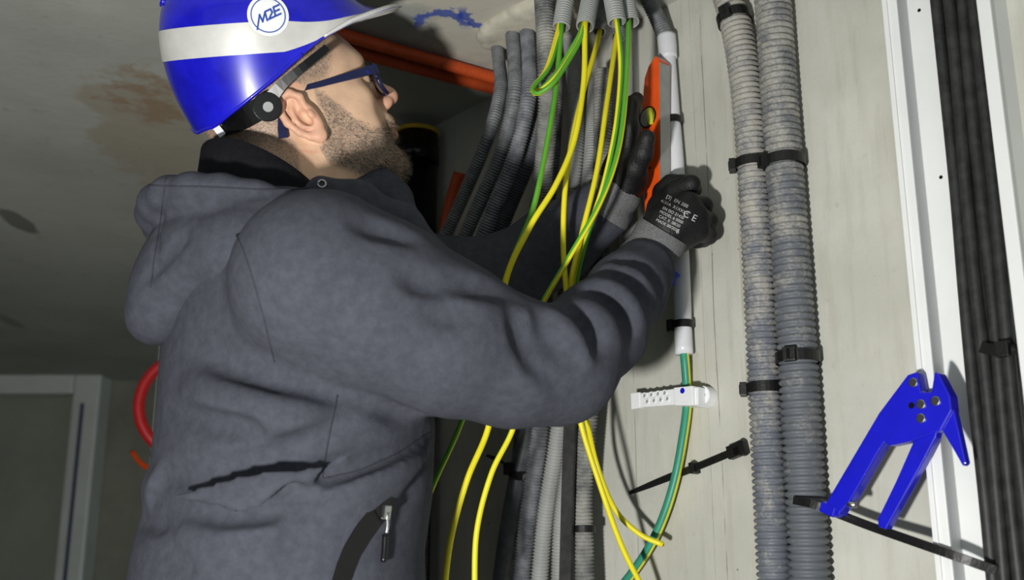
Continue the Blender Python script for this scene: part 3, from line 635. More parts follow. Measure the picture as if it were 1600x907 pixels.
wire([(981, 16, 1.512), (982, 42, 1.498), (978, 140, 1.46), (966, 235, 1.42), (937, 318, 1.39), (885, 410, 1.37), (842, 487, 1.37), (818, 570, 1.38), (803, 665, 1.38), (768, 740, 1.37), (745, 830, 1.36), (741, 930, 1.35)], .0036, 3.5, 2.6, 'greenest wire, slanting across the others behind the elbow', .45)
wire([(882, 24, 1.541), (873, 55, 1.527), (858, 105, 1.50), (836, 132, 1.48), (832, 143, 1.47), (842, 146, 1.465), (866, 128, 1.46), (890, 92, 1.48), (908, 58, 1.494), (915, 26, 1.511)], .0033, 1.4, 2.6, 'wire bent into a tight loop between two conduit ends', .55)
wire([(877, 24, 1.543), (870, 55, 1.537), (855, 105, 1.515), (839, 130, 1.50), (836, 139, 1.495), (846, 138, 1.49), (868, 116, 1.49), (888, 84, 1.50), (905, 55, 1.504), (914, 28, 1.515)], .0033, .4, 2.2, 'second wire bent in a loop, inside the first', .55)

# ------------------------------------------------------------------ things in the dark corner and behind the back
bpx = WP(649, 300, .045); bpt = WP(649, 210, .045)
dp = empty('drain_pipe', (bpx[0], bpx[1], 0), 'black upright drain pipe with a yellow rim, beside the worker\'s chin', 'pipe')
rr = .039; Vp, Fp = sweep(np.array([[bpx[0], bpx[1], 0], [bpx[0], bpx[1], .8], [bpx[0], bpx[1], bpt[2]]]), circ(rr, 32), hint=(1, 0, 0)); new_obj('barrel', Vp, Fp, 'blackplastic', dp)
rg = [np.array([bpx[0] + (rr - .001) * math.cos(a), bpx[1] + (rr - .001) * math.sin(a), bpt[2]]) for a in np.linspace(0, 2 * math.pi, 33)]
tube('rim', rg, .0045, 'yellow_rim', dp, 10, .006)
Vp, Fp = sweep(np.array([[bpx[0], bpx[1], bpt[2] - .06], [bpx[0], bpx[1], bpt[2] - .03]]), circ(rr + .0025, 32), hint=(1, 0, 0)); new_obj('collar', Vp, Fp, 'blackplastic', dp)
for a, b, l in (((500, 44), (780, 124), 'orange conduit along the dark ceiling, the one nearer the blue chalk mark'), ((500, 66), (785, 142), 'orange conduit along the dark ceiling, the one farther from the blue chalk mark')):
    q = [CP(a[0] + (b[0] - a[0]) * t, a[1] + (b[1] - a[1]) * t, .013) for t in np.linspace(0, 1, 5)]
    tag(corrugated('orange_conduit', q, .0105, .005, 'orange_dull', None, 12, .06), l, 'conduit')
tag(tube('orange_conduit', [WP(718, 270, .015), WP(706, 310, .015), WP(697, 350, .015), WP(692, 400, .015)], .011, 'orange_dull'), 'short run of orange conduit low on the wall beside the drain pipe', 'conduit')
# red hose ring and orange cable end behind the jacket
c = WP(292, 633, .14); rg = [c + (unit(np.array([1, .25, 0])) * math.cos(a) * .098 + ZU * math.sin(a) * .105) for a in np.linspace(0, 2 * math.pi, 40)]
rh = tag(tube('red_hose', rg, .0125, 'red', None, 14, .012), 'red hose ring hanging behind the worker\'s back', 'hose')
tag(tube('orange_cable', [WP(330, 742, .03), WP(265, 744, .06), WP(240, 736, .08), (WP(220, 724, .09)), WP(207, 707, .09)], .0065, 'orange', None, 12), 'orange cable end poking out behind the worker\'s back', 'cable')
# plaster squeezed out around the conduits
pv = Vol(CP(770, 70, .05) - np.array([.1, .15, .02]), CP(880, 10, 0) + np.array([.1, .15, .03]), .005)
for i, (x, y, r) in enumerate(((774, 56, .026), (790, 44, .034), (812, 36, .036), (838, 22, .040), (866, 12, .038), (845, 40, .03), (885, 20, .026))):
    c = CP(x, y, 0); pv.ell(c, (r, r * 1.1, r * .30), .02)
    for q in range(6): a = random.uniform(0, 6.28); pv.ell(c + np.array([math.cos(a) * r * .8, math.sin(a) * r * .8, -.004]), (.010, .012, .008), .008)
Vp, Qp = pv.mesh()
tag(quad_obj('plaster_patch', relax(Vp, Qp, 1), Qp, 'plaster'), 'rough pale plaster lump on the ceiling around the grey conduits', 'plaster')

# ------------------------------------------------------------------ spirit level
lv = empty('spirit_level', WP(1016, 320, .04), 'orange spirit level held upright against the white pipe', 'level')
LO = .054; LTk = .021
prism('body', [WP(1024, 87, LO), WP(1030, 94, LO), WP(1030, 210, LO), WP(1031, 300, LO), WP(1031, 332, LO), WP(1008, 336, LO), WP(1004, 260, LO), WP(1002, 180, LO), WP(1007, 122, LO), WP(1013, 104, LO)], WN, LTk, 'orange', lv, .0012)
prism('measuring_face', [WP(1030.2, 97, LO - .0005), WP(1031.4, 97, LO - .0005), WP(1032.4, 331, LO - .0005), WP(1031.0, 331, LO - .0005)], WN, LTk - .001, 'alu', lv)
# the milled face turned to the pipe
vr = disc('vial_rim', WP(1011.5, 183, LO + .0012), WN, .0158, .0014, 'blackplastic', lv, 24)
disc('vial_mirror', WP(1011.5, 183, LO + .0018), WN, .0136, .001, 'chrome', lv, 24)
a_ = WP(1011.5, 172, LO + .0035); b_ = WP(1012.5, 196, LO + .0035)
vt = tube('vial', [a_ + WR * .004, b_ + WR * .004], .0046, 'vial', lv, 14); disc('vial_band', (a_ + b_) / 2 + WN * .004 + WR * .004, WN, .0012, .001, 'blackplastic', lv, 8)
disc('rivet', WP(1016, 262, LO + .0008), WN, .002, .001, 'chrome', lv, 10)
#PERSON
# ------------------------------------------------------------------ the person: head and neck
def vnormals(V, Q):
    n = np.cross(V[Q[:, 2]] - V[Q[:, 0]], V[Q[:, 3]] - V[Q[:, 1]]); N = np.zeros_like(V)
    for a in range(4): np.add.at(N, Q[:, a], n)
    return N / (np.linalg.norm(N, axis=1)[:, None] + 1e-12)
HY, HP_, HR_ = R(13), R(33), R(14); HS = 1.03
FH = np.array([math.cos(HY) * math.cos(HP_), math.sin(HY) * math.cos(HP_), math.sin(HP_)]); LH = np.array([-math.sin(HY), math.cos(HY), 0]); UH = np.cross(FH, LH)
LH, UH = LH * math.cos(HR_) + UH * math.sin(HR_), UH * math.cos(HR_) - LH * math.sin(HR_)
HO = P(488, 178, 1.355) + LH * .078 * HS
def H2W(p): p = np.asarray(p, float) * HS; return HO + p[..., 0:1] * FH + p[..., 1:2] * LH + p[..., 2:3] * UH
def W2H(p): q = np.asarray(p) - HO; return np.array([q @ FH, q @ LH, q @ UH]) / HS
BY = R(30); BF = np.array([math.cos(BY), math.sin(BY), 0]); BR = np.array([math.sin(BY), -math.cos(BY), 0])
BX, BYc = -.265, 1.30
def B(f, r, z): return np.array([BX, BYc, CZ]) + BF * f + BR * r + ZU * z
neck_base = W2H(B(-.035, 0, .40))
hv = Vol(np.minimum((-.155, -.105, -.15), neck_base - .085), np.maximum((.145, .105, .15), neck_base + .085), .0019)
hv.ell((.0, 0, .055), (.098, .075, .083), 0); hv.ell((-.024, 0, .045), (.078, .073, .076), .03)
hv.ell((.045, 0, -.018), (.055, .057, .084), .03)
hv.ell((.055, 0, .04), (.046, .06, .045), .02)
for s in (-1, 1):
    hv.cap((.0, s * .054, -.045), (.07, s * .022, -.094), .020, .019, .03)
    hv.cap((.02, s * .055, -.01), (.068, s * .046, -.006), .018, .016, .02)
    hv.ell((.045, s * .050, -.045), (.03, .016, .03), .02)
hv.ell((.078, 0, -.097), (.021, .024, .019), .02)
hv.cap((.084, -.032, .036), (.084, .032, .036), .014, .014, .016)
for s in (-1, 1): hv.ell((.099, s * .031, .014), (.013, .017, .013), .012, True)
for s in (-1, 1): hv.ell((.0862, s * .031, .0155), (.0132, .0145, .0125), .004); hv.ell((.1005, s * .031, .0125), (.008, .0115, .0034), .002, True)
hv.cap((.094, 0, .026), (.116, 0, -.010), .0075, .0105, .010); hv.ell((.119, 0, -.017), (.0115, .011, .0105), .008)
for s in (-1, 1):
    hv.ell((.106, s * .012, -.022), (.011, .0075, .0085), .006); hv.ell((.111, s * .0065, -.031), (.006, .0035, .005), .003, True)
hv.cap((.093, -.02, -.045), (.093, .02, -.045), .0115, None, .012); hv.cap((.098, -.014, -.052), (.098, .014, -.052), .0062, None, .006)
hv.cap((.095, -.013, -.063), (.095, .013, -.063), .0070, None, .007); hv.cap((.106, -.02, -.0575), (.106, .02, -.0575), .0022, None, .004, True)
hv.ell((.094, 0, -.077), (.010, .018, .004), .008, True)
hv.chain([(-.02, 0, -.03), tuple(np.array([-.02, 0, -.03]) * .4 + neck_base * .6), tuple(neck_base)], [.060, .061, .070], .03)
hv.cap((.035, 0, -.085), tuple(neck_base + np.array([.05, 0, -.02])), .03, .03, .04)
for s in (-1, 1):                                                     # ears: plate, helix, antihelix, tragus, lobe
    nO = unit((-.38, s * 1.0, .05)); uE = unit(np.array([-.22, 0, 1.]) - nO * (np.array([-.22, 0, 1.]) @ nO)); fE = np.cross(uE, nO) * s; fE = fE if fE[0] > 0 else -fE
    eo = np.array([-.012, s * .078, .000])
    E = lambda a, b, c=0: eo + fE * a * .84 + uE * b * .94 + nO * c
    hv.ell(E(0, .002, 0), (.016, .032, .0055), .006, False, (fE, uE, nO))
    hv.ell(E(.004, -.006, -.004), (.0135, .026, .012), .006, False, (fE, uE, nO))
    hel = [E(.012, .008, .003), E(.016, .022, .006), E(.008, .034, .008), E(-.006, .035, .009), E(-.018, .024, .010), E(-.0205, .006, .010), E(-.016, -.012, .009), E(-.008, -.024, .006), E(.001, -.030, .004)]
    hv.ell(E(-.001, .002, .009), (.013, .0245, .0065), .004, True, (fE, uE, nO))
    hv.chain(hel, [.0035, .0042, .0045, .0046, .0046, .0044, .0042, .0044, .005], .003)
    hv.chain([E(.002, .024, .003), E(-.006, .016, .004), E(-.0095, .004, .005), E(-.007, -.008, .005), E(.001, -.014, .005)], [.0028, .0032, .0034, .0034, .003], .003)
    hv.ell(E(.003, -.002, .004), (.0065, .011, .008), .003, True, (fE, uE, nO))
    hv.ell(E(.012, -.003, .006), (.004, .006, .004), .003, False, (fE, uE, nO)); hv.ell(E(.003, -.030, .003), (.0085, .009, .005), .005, False, (fE, uE, nO))
V, Q = hv.mesh(); V = relax(V, Q, 1, .4); HV = V
N = vnormals(V, Q)
def sst(a, lo, hi): t = np.clip((a - lo) / (hi - lo), 0, 1); return t * t * (3 - 2 * t)
x, y, z = V.T
up_l = np.interp(x, [-.02, .005, .018, .03, .045, .06, .08, .092, .12], [-.04, -.02, .03, .012, -.022, -.042, -.046, -.036, -.036])
lo_l = np.interp(x, [-.02, .0, .02, .05, .08, .1], [-.05, -.07, -.088, -.108, -.125, -.125])
beard = sst(up_l - z, -.004, .010) * sst(z - lo_l, -.004, .012) * (x > -.012)
beard *= 1 - ((np.abs(z + .057) < .009) & (x > .094) & (np.abs(y) < .018)) * .9
ear_m = (np.abs(y) > .0775) & (((x + .012) / .032) ** 2 + (z / .044) ** 2 < 1)
hair = np.maximum(sst(z - np.interp(x, [-.12, -.05, -.03, .0, .04, .06], [-.075, -.06, -.02, .03, .03, .05]), -.006, .012) * sst(.062 - x + .25 * (z - .03), 0, .016), 0)
beard[ear_m] = 0; hair[ear_m] = 0; beard *= sst((((x + .010) / .024) ** 2 + (z / .038) ** 2), .8, 1.15); hair *= sst((((x + .012) / .026) ** 2 + (z / .040) ** 2), .8, 1.15)
flush = sst(-np.hypot(x - .115, z + .015), -.03, -.012) * .7 + ear_m * .55 + ((np.abs(z + .057) < .009) & (x > .094)) * .8
person = quad_obj('person', H2W(V), Q, 'skin', None, {'hairy': np.clip(np.maximum(beard, hair), 0, 1), 'flush': flush})
tag(person, 'bearded worker in blue helmet, glasses and dark hoodie, pressing a pipe to the wall', 'person')
def strands(name, w_, n, length, mats, darkness, flow):
    idx = np.random.choice(len(V), n, p=w_ / w_.sum()); VV = []; FF = []; fm = []
    for c, i in enumerate(idx):
        nn = N[i]; d = unit(nn * .55 + flow * .75 + np.random.normal(0, .28, 3)); L = length * random.uniform(.6, 1.3); sd = unit(np.cross(d, nn + .01)) * .00022
        b = V[i] + np.random.normal(0, .0006, 3) - nn * .0003; VV += [b - sd, b + sd, b + d * L]; FF.append((3 * c, 3 * c + 1, 3 * c + 2)); fm.append(0 if random.random() < darkness(V[i]) else 1)
    o = new_obj(name, H2W(np.array(VV)), FF, None, person, False, fm, mats); o['kind'] = 'stuff'; return o
tag(strands('beard', beard * (.35 + sst(-z, .02, .09)), 9000, .0062, ['beard_d', 'beard_g'], lambda p: .8 if p[0] > .075 or p[2] < -.085 else .42, np.array([.25, 0, -1])), 'short greying beard')
tag(strands('hair', hair * (x < .07), 7000, .0035, ['beard_d', 'beard_g'], lambda p: .45, np.array([-.5, 0, -.8])), 'close-cropped greying hair')
for s in (-1, 1):
    bm = bmesh.new(); bmesh.ops.create_uvsphere(bm, u_segments=20, v_segments=12, radius=.0118 * HS, matrix=Matrix.Translation(H2W(np.array([.0865, s * .031, .014]))))
    me = bpy.data.meshes.new('eye'); bm.to_mesh(me); bm.free(); me.materials.append(M['eye']); [setattr(p_, 'use_smooth', True) for p_ in me.polygons]
    eo_ = bpy.data.objects.new('eye', me); col.objects.link(eo_); eo_.parent = person
    disc('iris', H2W(np.array([.0989, s * .031, .013])), FH, .0055, .0016, 'iris', eo_, 16)
    pts = [H2W(np.array([.0965 - .016 * t * t - .006 * t, s * (.016 + .032 * t), .0395 + .006 * math.sin(t * 2.6)])) for t in np.linspace(0, 1, 7)]
    tube('eyebrow', pts, .0042, 'beard_d', person, 8, .004, [.6, 1, 1, .8, .3])

# ------------------------------------------------------------------ hoodie
FOLD_V = [([(258, 747), (330, 740), (407, 727), (470, 708), (512, 690), (560, 645)], .012, .017), ([(362, 769), (410, 764), (445, 766), (480, 780)], .010, .009),
          ([(241, 783), (300, 799), (340, 806), (423, 800), (465, 785)], .011, .010), ([(222, 814), (268, 824)], .009, .010), ([(504, 750), (585, 720), (640, 695), (682, 668)], .008, .006),
          ([(482, 782), (455, 830), (436, 870)], .008, .005), ([(300, 550), (374, 577), (430, 592), (485, 603)], .011, .007), ([(300, 520), (380, 552), (440, 575)], .010, .004), ([(625, 800), (655, 745), (684, 700)], .008, .007),
          ([(245, 850), (285, 880), (300, 905)], .012, .006), ([(360, 860), (395, 900)], .012, .004), ([(265, 640), (330, 665), (400, 680)], .014, .004),
          ([(806, 498), (822, 530), (845, 568), (872, 594)], .009, .009), ([(846, 500), (862, 536), (890, 566)], .008, .008), ([(884, 486), (910, 508), (934, 545)], .008, .008),
          ([(920, 458), (955, 482), (982, 516)], .007, .008), ([(945, 428), (986, 452), (1010, 486)], .007, .008), ([(966, 404), (1006, 424), (1030, 452)], .006, .007),
          ([(630, 434), (665, 442), (700, 447)], .008, .007), ([(672, 494), (705, 498), (732, 492)], .007, .004), ([(560, 352), (600, 360), (640, 372)], .008, .005), ([(700, 440), (760, 450), (800, 462)], .008, .006),
          ([(440, 585), (520, 617), (600, 640), (690, 656)], .007, .008)]
FOLD_R = [([(233, 762), (300, 772), (380, 757), (463, 741), (520, 720)], .016, .006), ([(350, 786), (400, 782), (445, 784)], .012, .006), 
          ([(520, 772), (600, 740), (660, 712)], .016, .0018), ([(828, 505), (846, 545), (872, 575)], .010, .006), ([(866, 495), (888, 525), (915, 555)], .010, .006), ([(902, 472), (935, 498), (960, 530)], .010, .006),
          ([(934, 442), (972, 468), (998, 500)], .009, .006), ([(958, 416), (996, 438), (1020, 466)], .008, .005), ([(300, 610), (380, 640), (470, 655)], .02, .004)]
S_R = P(500, 436, 1.165)
def jacket(h, bvh=None):
    v = Vol((-.56, .92, CZ - .16), (.28, 1.72, CZ + .56), h)
    v.stack(BX, BYc, BF, BR, [(CZ - .15, .150, .195, .0), (CZ - .02, .160, .205, .0), (CZ + .04, .156, .203, .0), (CZ + .10, .154, .203, .010), (CZ + .18, .154, .203, .012), (CZ + .28, .146, .205, .004), (CZ + .36, .135, .2, -.004), (CZ + .40, .112, .165, -.012), (CZ + .43, .09, .12, -.02), (CZ + .45, .06, .08, -.03)], 0)
    v.cap(B(-.03, .06, .345), S_R + np.array([0, .03, .0]), .060, .08, .05)
    sl = B(.03, -.17, .33); v.cap(B(-.03, -.06, .365), sl, .068, .07, .04)
    v.chain([S_R, P(590, 478, 1.175), P(690, 527, 1.19), P(800, 566, 1.22), P(873, 572, 1.25)], [.094, .090, .083, .070, .063], .014)
    v.chain([P(873, 572, 1.25), P(935, 515, 1.32), P(980, 456, 1.395), P(1003, 425, 1.43)], [.063, .055, .047, .042], .02)
    v.chain([sl, P(640, 440, 1.52), P(780, 440, 1.55)], [.07, .065, .06], .02); v.chain([P(780, 440, 1.55), P(870, 380, 1.545), P(945, 326, 1.535)], [.06, .052, .042], .02)
    v.chain([P(500, 296, 1.235), P(560, 312, 1.25), P(630, 348, 1.27), P(700, 410, 1.27)], [.016, .018, .018, .012], .02)
    v.chain([P(545, 312, 1.38), P(592, 288, 1.42), P(618, 310, 1.42), P(640, 355, 1.38)], [.02, .019, .018, .02], .02)
    if bvh is not None:
        for lst, sub in ((FOLD_R, False), (FOLD_V, True)):
            for pix, r, amt in lst:
                tors = pix[0][0] < 700 and pix[0][1] > 500; r *= (1.0 if sub else 1.35) if tors else 1.25; amt *= (.95 if sub else 2.8) if tors else 1.25; r = max(r, amt * 1.15)
                n = max(2, int(sum(math.dist(a, b) for a, b in zip(pix[:-1], pix[1:])) / 14)); L = np.concatenate([[0], np.cumsum([math.dist(a, b) for a, b in zip(pix[:-1], pix[1:])])]); pts = []; rs = []
                for t in np.linspace(0, 1, n):
                    q = (np.interp(t * L[-1], L, [p[0] for p in pix]), np.interp(t * L[-1], L, [p[1] for p in pix])); hh = hit(bvh, *q)
                    if hh is None: continue
                    e = math.sin(math.pi * min(max(t, .08), .92)) ** .6
                    pts.append(hh[0] + hh[1] * ((r - amt * e) if sub else (-r + amt * e))); rs.append(r)
                if len(pts) > 1 and max(np.linalg.norm(np.diff(pts, axis=0), axis=1)) < .09: v.chain(pts, rs, (.008 if tors else .012) if sub else .018, sub)
    V, Q = v.mesh(); return V, Q
Vj, Qj = jacket(.009); bj = bvh_of(Vj, Qj)
Vj, Qj = jacket(.0043, bj); Vj = relax(Vj, Qj, 5, .5); bj = bvh_of(Vj, Qj)
hoodie = tag(quad_obj('hoodie', Vj, Qj, 'fleece', person), 'dark grey fleece hoodie with wrinkled sleeves')
# hood hanging down the back
def hoodv(h):
    v = Vol((-.60, .95, CZ + .12), (-.05, 1.60, CZ + .60), h)
    v.ell(B(-.120, -.01, .365), (.050, .105, .062), 0, False, (BF, BR, ZU)); v.ell(B(-.148, -.02, .325), (.036, .055, .050), .03, False, (BF, BR, ZU)); v.cap(B(-.145, .0, .318), B(-.085, .115, .365), .026, .03, .025); v.ell(B(-.15, -.02, .298), (.030, .045, .025), .02, False, (BF, BR, ZU))
    v.ell(B(-.072, .0, .375), (.085, .130, .050), .03, False, (BF, BR, ZU)); v.ell(B(-.075, .105, .355), (.06, .042, .045), .03, False, (BF, BR, ZU))
    ring = [B(-.125 * math.cos(a) - .040, .125 * math.sin(a), .430 - .058 * (1 - math.cos(a)) / 2) for a in np.linspace(-2.1, 2.1, 15)]
    v.chain(ring, .021, .010)
    v.chain([ring[-1], P(505, 296, 1.225)], [.020, .015], .02)
    for a in (P(300, 320, 1.2),): pass
    v.ell(B(-.03, 0, .50), (.078, .085, .075), .012, True, (BF, BR, ZU))
    return v
hvv = hoodv(.0045); Vh, Qh = hvv.mesh(); bh = bvh_of(Vh, Qh)
for pix, r, amt in (([(235, 302), (300, 303), (380, 305), (470, 298)], .006, .005), ([(252, 300), (246, 360), (238, 430)], .006, .004), ([(232, 430), (262, 400), (300, 360)], .010, .005)):
    pts = [h_[0] + h_[1] * (r - amt) for h_ in (hit(bh, *q) for q in [(a[0] + (b[0] - a[0]) * t, a[1] + (b[1] - a[1]) * t) for a, b in zip(pix[:-1], pix[1:]) for t in (0, .33, .66)]) if h_]
    if len(pts) > 1: hvv.chain(pts, r, .006, True)
Vh, Qh = hvv.mesh(); Vh = relax(Vh, Qh, 2, .5); bh = bvh_of(Vh, Qh)
hood = tag(quad_obj('hood', Vh, Qh, 'fleece', hoodie), 'hood folded down on the back')
# black standing collar
n = 40; Vc = []; Fc = []
for i in range(n):
    a = 2 * math.pi * i / n; ca_, sa_ = math.cos(a), math.sin(a); fr = (1 - ca_) / 2          # a=0 front
    zt = .435 + .078 * fr; 
    for k, (rr_, zz) in enumerate(((.076, .38), (.084, .45), (.080, zt), (.074, zt + .002), (.070, zt - .01), (.068, .40))):
        Vc.append(B(-.038 + rr_ * ca_ * 1.0, rr_ * sa_ * 1.05, zz if k not in (1,) else min(zz, zt - .01)))
for i in range(n):
    for k in range(5): Fc.append((6 * i + k, 6 * ((i + 1) % n) + k, 6 * ((i + 1) % n) + k + 1, 6 * i + k + 1))
tag(new_obj('collar', Vc, Fc, 'fleece_dark', hoodie), 'black standing inner collar')
def seam(pix, bvh=bj, r=.0009, m='seam', name='seam'):
    q = drape(bvh, pix, .0001, 5)
    if len(q) > 2: tube(name, q, r, m, hoodie, 6, .004)
seam([(362, 352), (380, 390), (392, 425), (402, 460), (412, 495), (420, 530), (429, 566)])
seam([(527, 618), (516, 670), (503, 748)]); seam([(503, 749), (560, 737), (620, 710), (672, 676)])
seam([(232, 290), (280, 291), (330, 292), (400, 296), (450, 297), (488, 293)], bh); seam([(262, 262), (256, 300), (250, 350), (240, 410), (236, 450)], bh)
ez = drape(bj, [(612, 782), (600, 792), (585, 808), (566, 835), (550, 862), (540, 888), (532, 915)], .0006, 5)
if len(ez) > 2:
    hn = hit(bj, 575, 830)[1]; ribbon('pocket_zip', ez, .021, .002, hn, 'zip', hoodie, .006)
    q = drape(bj, [(612, 784), (600, 794), (588, 806)], .0022, 4); ribbon('zip_garage', q, .014, .003, hn, 'blackplastic', hoodie, .004)
    a_, b_ = hit(bj, 598, 800), hit(bj, 594, 878)
    sl_ = obox('zip_slider', a_[0] + a_[1] * .005, (unit(np.cross(a_[1], ZU)), unit(ZU - a_[1] * a_[1][2]), a_[1]), (.0045, .007, .003), 'chrome', hoodie, .001)
    tube('zip_pull', [a_[0] + a_[1] * .007, hit(bj, 597, 822)[0] + a_[1] * .008, hit(bj, 596, 834)[0] + a_[1] * .007], .0018, 'chrome', hoodie, 8, .003)
    tube('pull_tab', [hit(bj, 596, 834)[0] + a_[1] * .006, hit(bj, 595, 856)[0] + a_[1] * .006, b_[0] + a_[1] * .005], .0034, 'blackplastic', hoodie, 10, .003)
ey = hit(bh, 503, 288) or hit(bj, 503, 288)
rgp = [ey[0] + ey[1] * .001 + (unit(np.cross(ey[1], ZU)) * math.cos(a) + ZU * math.sin(a)) * .0042 for a in np.linspace(0, 2 * math.pi, 17)]
tube('eyelet', rgp, .0010, 'chrome', hoodie, 8, .002)

# ------------------------------------------------------------------ gloves
def glove_mesh(name, build, lo, hi, label):
    v = Vol(lo, hi, .0021); build(v); Vg, Qg = v.mesh(); Vg = relax(Vg, Qg, 1, .5); return tag(quad_obj(name, Vg, Qg, 'glove', person), label), bvh_of(Vg, Qg)
def right_glove(v):
    W = WP
    wr = W(1016, 398, .098)
    v.cap(W(1022, 388, .096), W(1036, 366, .093), .031, .032, 0)
    mcp = [W(1052, 302, .078), W(1076, 316, .074), W(1090, 338, .066), W(1092, 362, .060)]
    for i, m_ in enumerate(mcp): v.cap(W(1032 + 4 * i, 362 + 6 * i, .093 - .005 * i), m_, .020, .0135, .012)
    v.ell(W(1060, 345, .083), (.030, .030, .022), .02)
    pip = [W(1080, 288, .062), W(1100, 322, .046), W(1108, 346, .040), W(1107, 368, .036)]
    dip = [W(1084, 296, .038), W(1096, 330, .022), W(1101, 353, .020), W(1100, 374, .018)]
    tip = [W(1078, 310, .030), W(1085, 334, .020), W(1089, 357, .018), W(1090, 378, .016)]
    for i in range(4): v.chain([mcp[i], pip[i], dip[i], tip[i]], [.0135, .0115, .0105, .0095], .003)
    for i in range(4): v.ell(pip[i], (.0122,) * 3, .003)
    v.chain([W(1024, 358, .094), W(1030, 325, .085), W(1036, 300, .070), W(1048, 288, .060), W(1066, 285, .055)], [.020, .015, .0125, .012, .011], .008)
    for a, b in (((1078, 296), (1064, 322)), ((1090, 322), (1072, 340)), ((1096, 348), (1080, 360))): pass
lo = np.min([WP(975, 440, .03), WP(1130, 250, .14), WP(975, 440, .14), WP(1130, 250, 0)], 0) - .04; hi = np.max([WP(975, 440, .03), WP(1130, 250, .14), WP(1130, 250, 0), WP(975, 250, .14)], 0) + .04
gr, bg = glove_mesh('glove', right_glove, lo, hi, 'black work glove with white print and grey knit cuff, on the white pipe')
def cuff(a, b, r0, r1, parent, m='cuff', n=44, fold=.0009):
    p = np.array([a + (b - a) * t for t in np.linspace(0, 1, 14)]); T, N_, B_ = frames(p); Vk = []; Fk = []
    for i in range(14):
        t = i / 13; r_ = r0 + (r1 - r0) * t + .0012 * math.sin(t * 9)
        for k in range(n * 2): a_ = math.pi * k / n; q = r_ + (fold if k % 2 else 0); Vk.append(p[i] + (N_[i] * math.cos(a_) + B_[i] * math.sin(a_)) * q)
    for i in range(13):
        for k in range(n * 2): Fk.append((i * 2 * n + k, i * 2 * n + (k + 1) % (2 * n), (i + 1) * 2 * n + (k + 1) % (2 * n), (i + 1) * 2 * n + k))
    return new_obj('cuff', Vk, Fk, m, parent)
cuff(WP(1000, 424, .105), WP(1038, 362, .094), .0385, .0335, gr)
bh_ = cuff(WP(1011, 420, .1035), WP(1021, 404, .1), .0425, .0400, gr, 'bluehem', 30, .0003); bh_.name = 'cuff_hem'
# white print on the back of the glove
def text_mesh(body, size):
    cu = bpy.data.curves.new('print', 'FONT'); cu.body = body; cu.size = size; cu.align_x = 'CENTER'; cu.align_y = 'CENTER'
    o = bpy.data.objects.new('print', cu); col.objects.link(o); bpy.context.view_layer.update(); me = o.to_mesh()
    Vt = [tuple(v.co) for v in me.vertices]; Ft = [tuple(p.vertices) for p in me.polygons]; o.to_mesh_clear(); bpy.data.objects.remove(o); return Vt, Ft
def lay(bvh, Vt, Ft, org, u, v, n, lift, name, m, parent, shear=0):
    out = []
    for (a, b, _) in Vt:
        p = org + u * (a + shear * b) + v * b + n * .05; loc, nn, i, d = bvh.ray_cast(Vector(p), Vector(-n)); out.append(np.array(loc) + n * lift if loc is not None else p - n * .05)
    return new_obj(name, out, Ft, m, parent, False)
hh = hit(bg, 1058, 340); gn = unit(Cv - hh[0]); gu = unit(WP(1086, 352, .07) - WP(1026, 322, .08)); gu = unit(gu - gn * (gu @ gn)); gv = np.cross(gn, gu)
def px_lay(px, py, s, body, name='print'):
    h_ = hit(bg, px, py)
    if h_: Vt, Ft = text_mesh(body, s); lay(bg, Vt, Ft, h_[0], gu, gv, gn, .0006, name, 'print_white', gr)
px_lay(1078, 338, .0125, 'C E'); px_lay(1058, 315, .0065, '[3]  EN 388'); px_lay(1054, 324, .0055, '4131A  X1XXXX')
for i, t in enumerate(('EN ISO 21420', 'MODEL 6 0000', 'CAT. II  08/20', 'MADE 00/2020')): px_lay(1052 - i * 3, 333 + i * 6.5, .0052, t)
px_lay(1059, 362, .0085, '6')
# far hand on the level
def left_glove(v):
    W = WP
    v.cap(P(955, 318, 1.53), P(972, 285, 1.525), .030, .030, 0); v.ell(P(977, 262, 1.52), (.028, .026, .034), .02)
    for i, (a, b, c_) in enumerate((((984, 200, 1.51), (984, 165, 1.525), (995, 155, 1.54)), ((980, 222, 1.52), (976, 190, 1.545), (989, 182, 1.56)), ((976, 240, 1.53), (972, 214, 1.56), (988, 208, 1.57)), ((974, 258, 1.54), (970, 238, 1.565), (986, 232, 1.575)))):
        v.chain([P(975, 265, 1.52), P(*a), P(*b), P(*c_)], [.017, .0125, .0112, .0098], .006)
    v.chain([P(978, 288, 1.505), P(992, 262, 1.485), P(1004, 240, 1.47), P(1011, 216, 1.465)], [.018, .0145, .0125, .0112], .008)
c0 = P(980, 250, 1.5); gl, bgl = glove_mesh('glove', left_glove, c0 - .15, c0 + .15, 'black work glove gripping the orange level')
cuff(P(940, 338, 1.53), P(968, 292, 1.525), .0375, .0335, gl)

